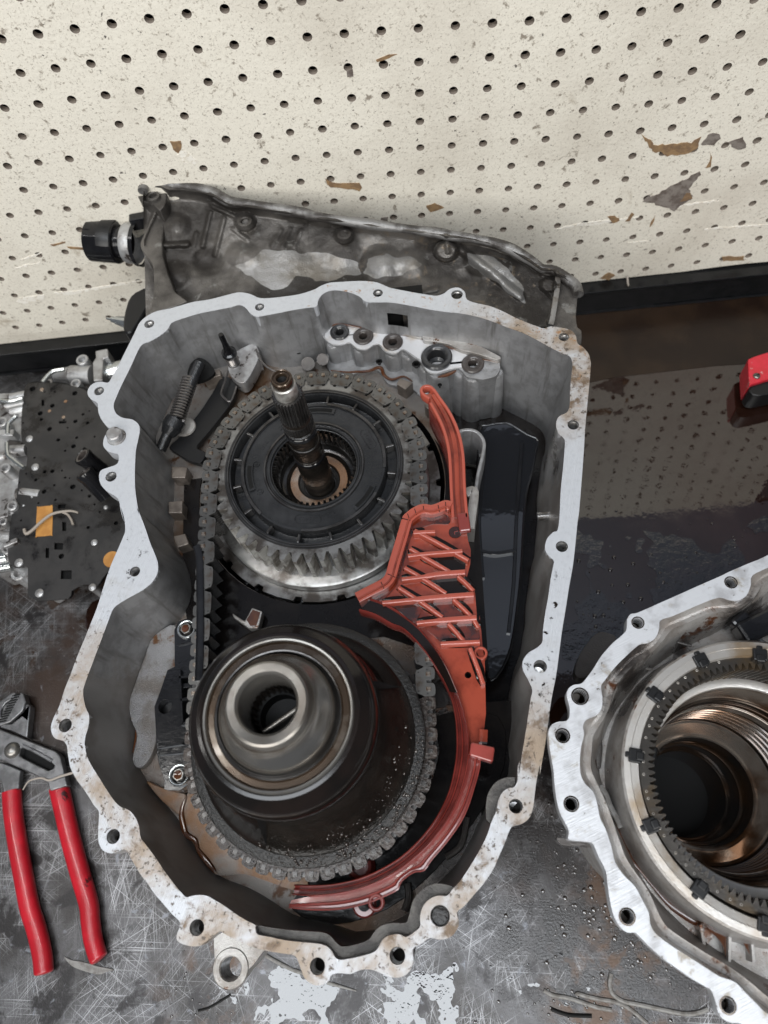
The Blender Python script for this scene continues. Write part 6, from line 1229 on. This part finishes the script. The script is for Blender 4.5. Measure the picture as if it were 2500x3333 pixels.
for (q0, q1, lab) in (((638, 968), (800, 1090), 'upper of two black rubber tubes lying on the dark holed plate'), ((655, 1098), (835, 1292), 'lower of two black rubber tubes lying on the dark holed plate')):
    p, q = U(*Vb(q0)[0], 92), U(*Vb(q1)[0], 70); d = (q-p).normalized(); M3 = d.to_track_quat('Z', 'Y').to_matrix(); ln = (q-p).length
    t = empty('rubber_tube', p, lab, 'rubber tube', 'black tubes on the dark plate')
    b = MB(); b.lathe([(5.2, 4), (7.6, 0), (8.6, .5), (8.8, 3), (8.0, 7), (7.4, ln), (.01, ln)], p, 24, M3); b.put('tube_body', m_plas, t)
    b = MB(); b.lathe([(7.0, .2), (5.0, .4), (4.6, 8), (.01, 8)], p, 24, M3); b.put('tube_mouth', m_rubberb, t, fix=False)

# ------------------------------------------------------------------ red tool at the right edge, scraps on the bench
tl = empty('red_tool', (400, 390, 20), 'chipped red metal tool end with a slotted screw at the upper right edge', 'tool')
b = MB(); b.prism(crom(UU(Tr((962, 720), (975, 700), (1010, 685), (1106, 655), (1300, 600), (1350, 780), (1106, 850), (985, 888), (972, 880)), 34), 2), 26); b.put('tool_cover', m_toolred, tl, bevel=2.2)
b = MB(); b.prism(crom(UU(Tr((975, 892), (1106, 855), (1350, 785), (1370, 880), (1106, 958), (992, 965)), 30), 2), 22); b.put('tool_body', m_plasd, tl, bevel=1.5)
c = U(*Tr((1023, 828))[0], 34); rr = pxr(*Tr((1023, 828))[0], 34, 12); b = MB(); b.lathe([(rr, -.2), (rr*.95, 1.0), (rr*.6, 2.0), (.01, 2.2)], c, 22); s_ = b.put('screw', m_polish, tl, fix=False)
b = MB(); b.box(c+Vector((0, 0, 2.1)), rr*1.7, .9, .5, .3); b.put('screw_slot', m_void, s_, smooth=False)
def strand(px, r, lab, m=m_gask, z=1.0, conv=L):
    b = MB(); b.tube(crom(UU(conv(*px), z), 5, False), r, 8, .8); tag(b.put('sealant_strand', m), lab, 'sealant strand')
strand([(45, 1600), (110, 1635), (220, 1655), (330, 1690), (440, 1725), (535, 1742)], lambda t: 1.5, 'thin grey sealant strand lying straightest of the three by the right case')
strand([(275, 1640), (290, 1625), (340, 1640), (450, 1665), (560, 1685), (640, 1720), (710, 1770), (790, 1840)], lambda t: 1.5, 'grey sealant strand bending down to the bottom edge beside the long curl')
strand([(530, 1480), (520, 1560), (545, 1630), (620, 1680), (740, 1705), (900, 1740), (1060, 1770), (1160, 1760), (1225, 1735)], lambda t: 1.6, 'long curled grey sealant strand ending at the foot of the right case')
strand([(100, 1735), (160, 1760), (240, 1780), (390, 1785)], lambda t: 1.3, 'short black sealant strand below the others near the bottom edge', m_void)
strand([(715, 1212), (800, 1260), (900, 1310), (1000, 1345)], lambda t: 1.4, 'dark sealant strand under the large case beside its lowest lug', m_gask, 1.0, H)
strand([(1130, 1395), (1220, 1422), (1320, 1450)], lambda t: 1.4-.9*t, 'dark pointed strand poking out below the case rim at the clear puddle', m_gask, 1.0, H)
strand([(290, 1580), (360, 1560), (430, 1520), (500, 1475)], lambda t: .9, 'thin black shred on the bench below the lug of the large case', m_void, .8, H)
b = MB(); P = crom(UU(Pl((460, 2020), (510, 2045), (600, 2060), (700, 2090), (820, 2115), (770, 2130), (700, 2150), (560, 2110), (500, 2075)), 1.2), 3); b.prism(P, .9); tag(b.put('gasket_scrap', m_gask, bevel=.2), 'flat torn grey gasket scrap on the bench below the right red handle', 'gasket scrap')
b = MB(); b.tube(crom([UB(*Tr((92, 110))[0], 3), UB(*Tr((92, 110))[0], 4)+Vector((2, -6, -9)), U(*Tr((112, 180))[0], 12), U(*Tr((80, 275))[0], 3)], 5, False), 1.1, 7); tag(b.put('twig', m_bead), 'thin brown twig hanging over the black rail below the pegboard', 'twig')
b = MB(); random.seed(3)
for k in range(14):
    p = U(*Tr((random.uniform(30, 240), random.uniform(235, 290)))[0], 3); b.box(p+Vector((0, -3, random.uniform(0, 4))), random.uniform(2, 8), 1.4, 1.2, random.uniform(-1, 1))
o = b.put('grey_lint', m_bead, None, smooth=False); o['kind'] = 'stuff'
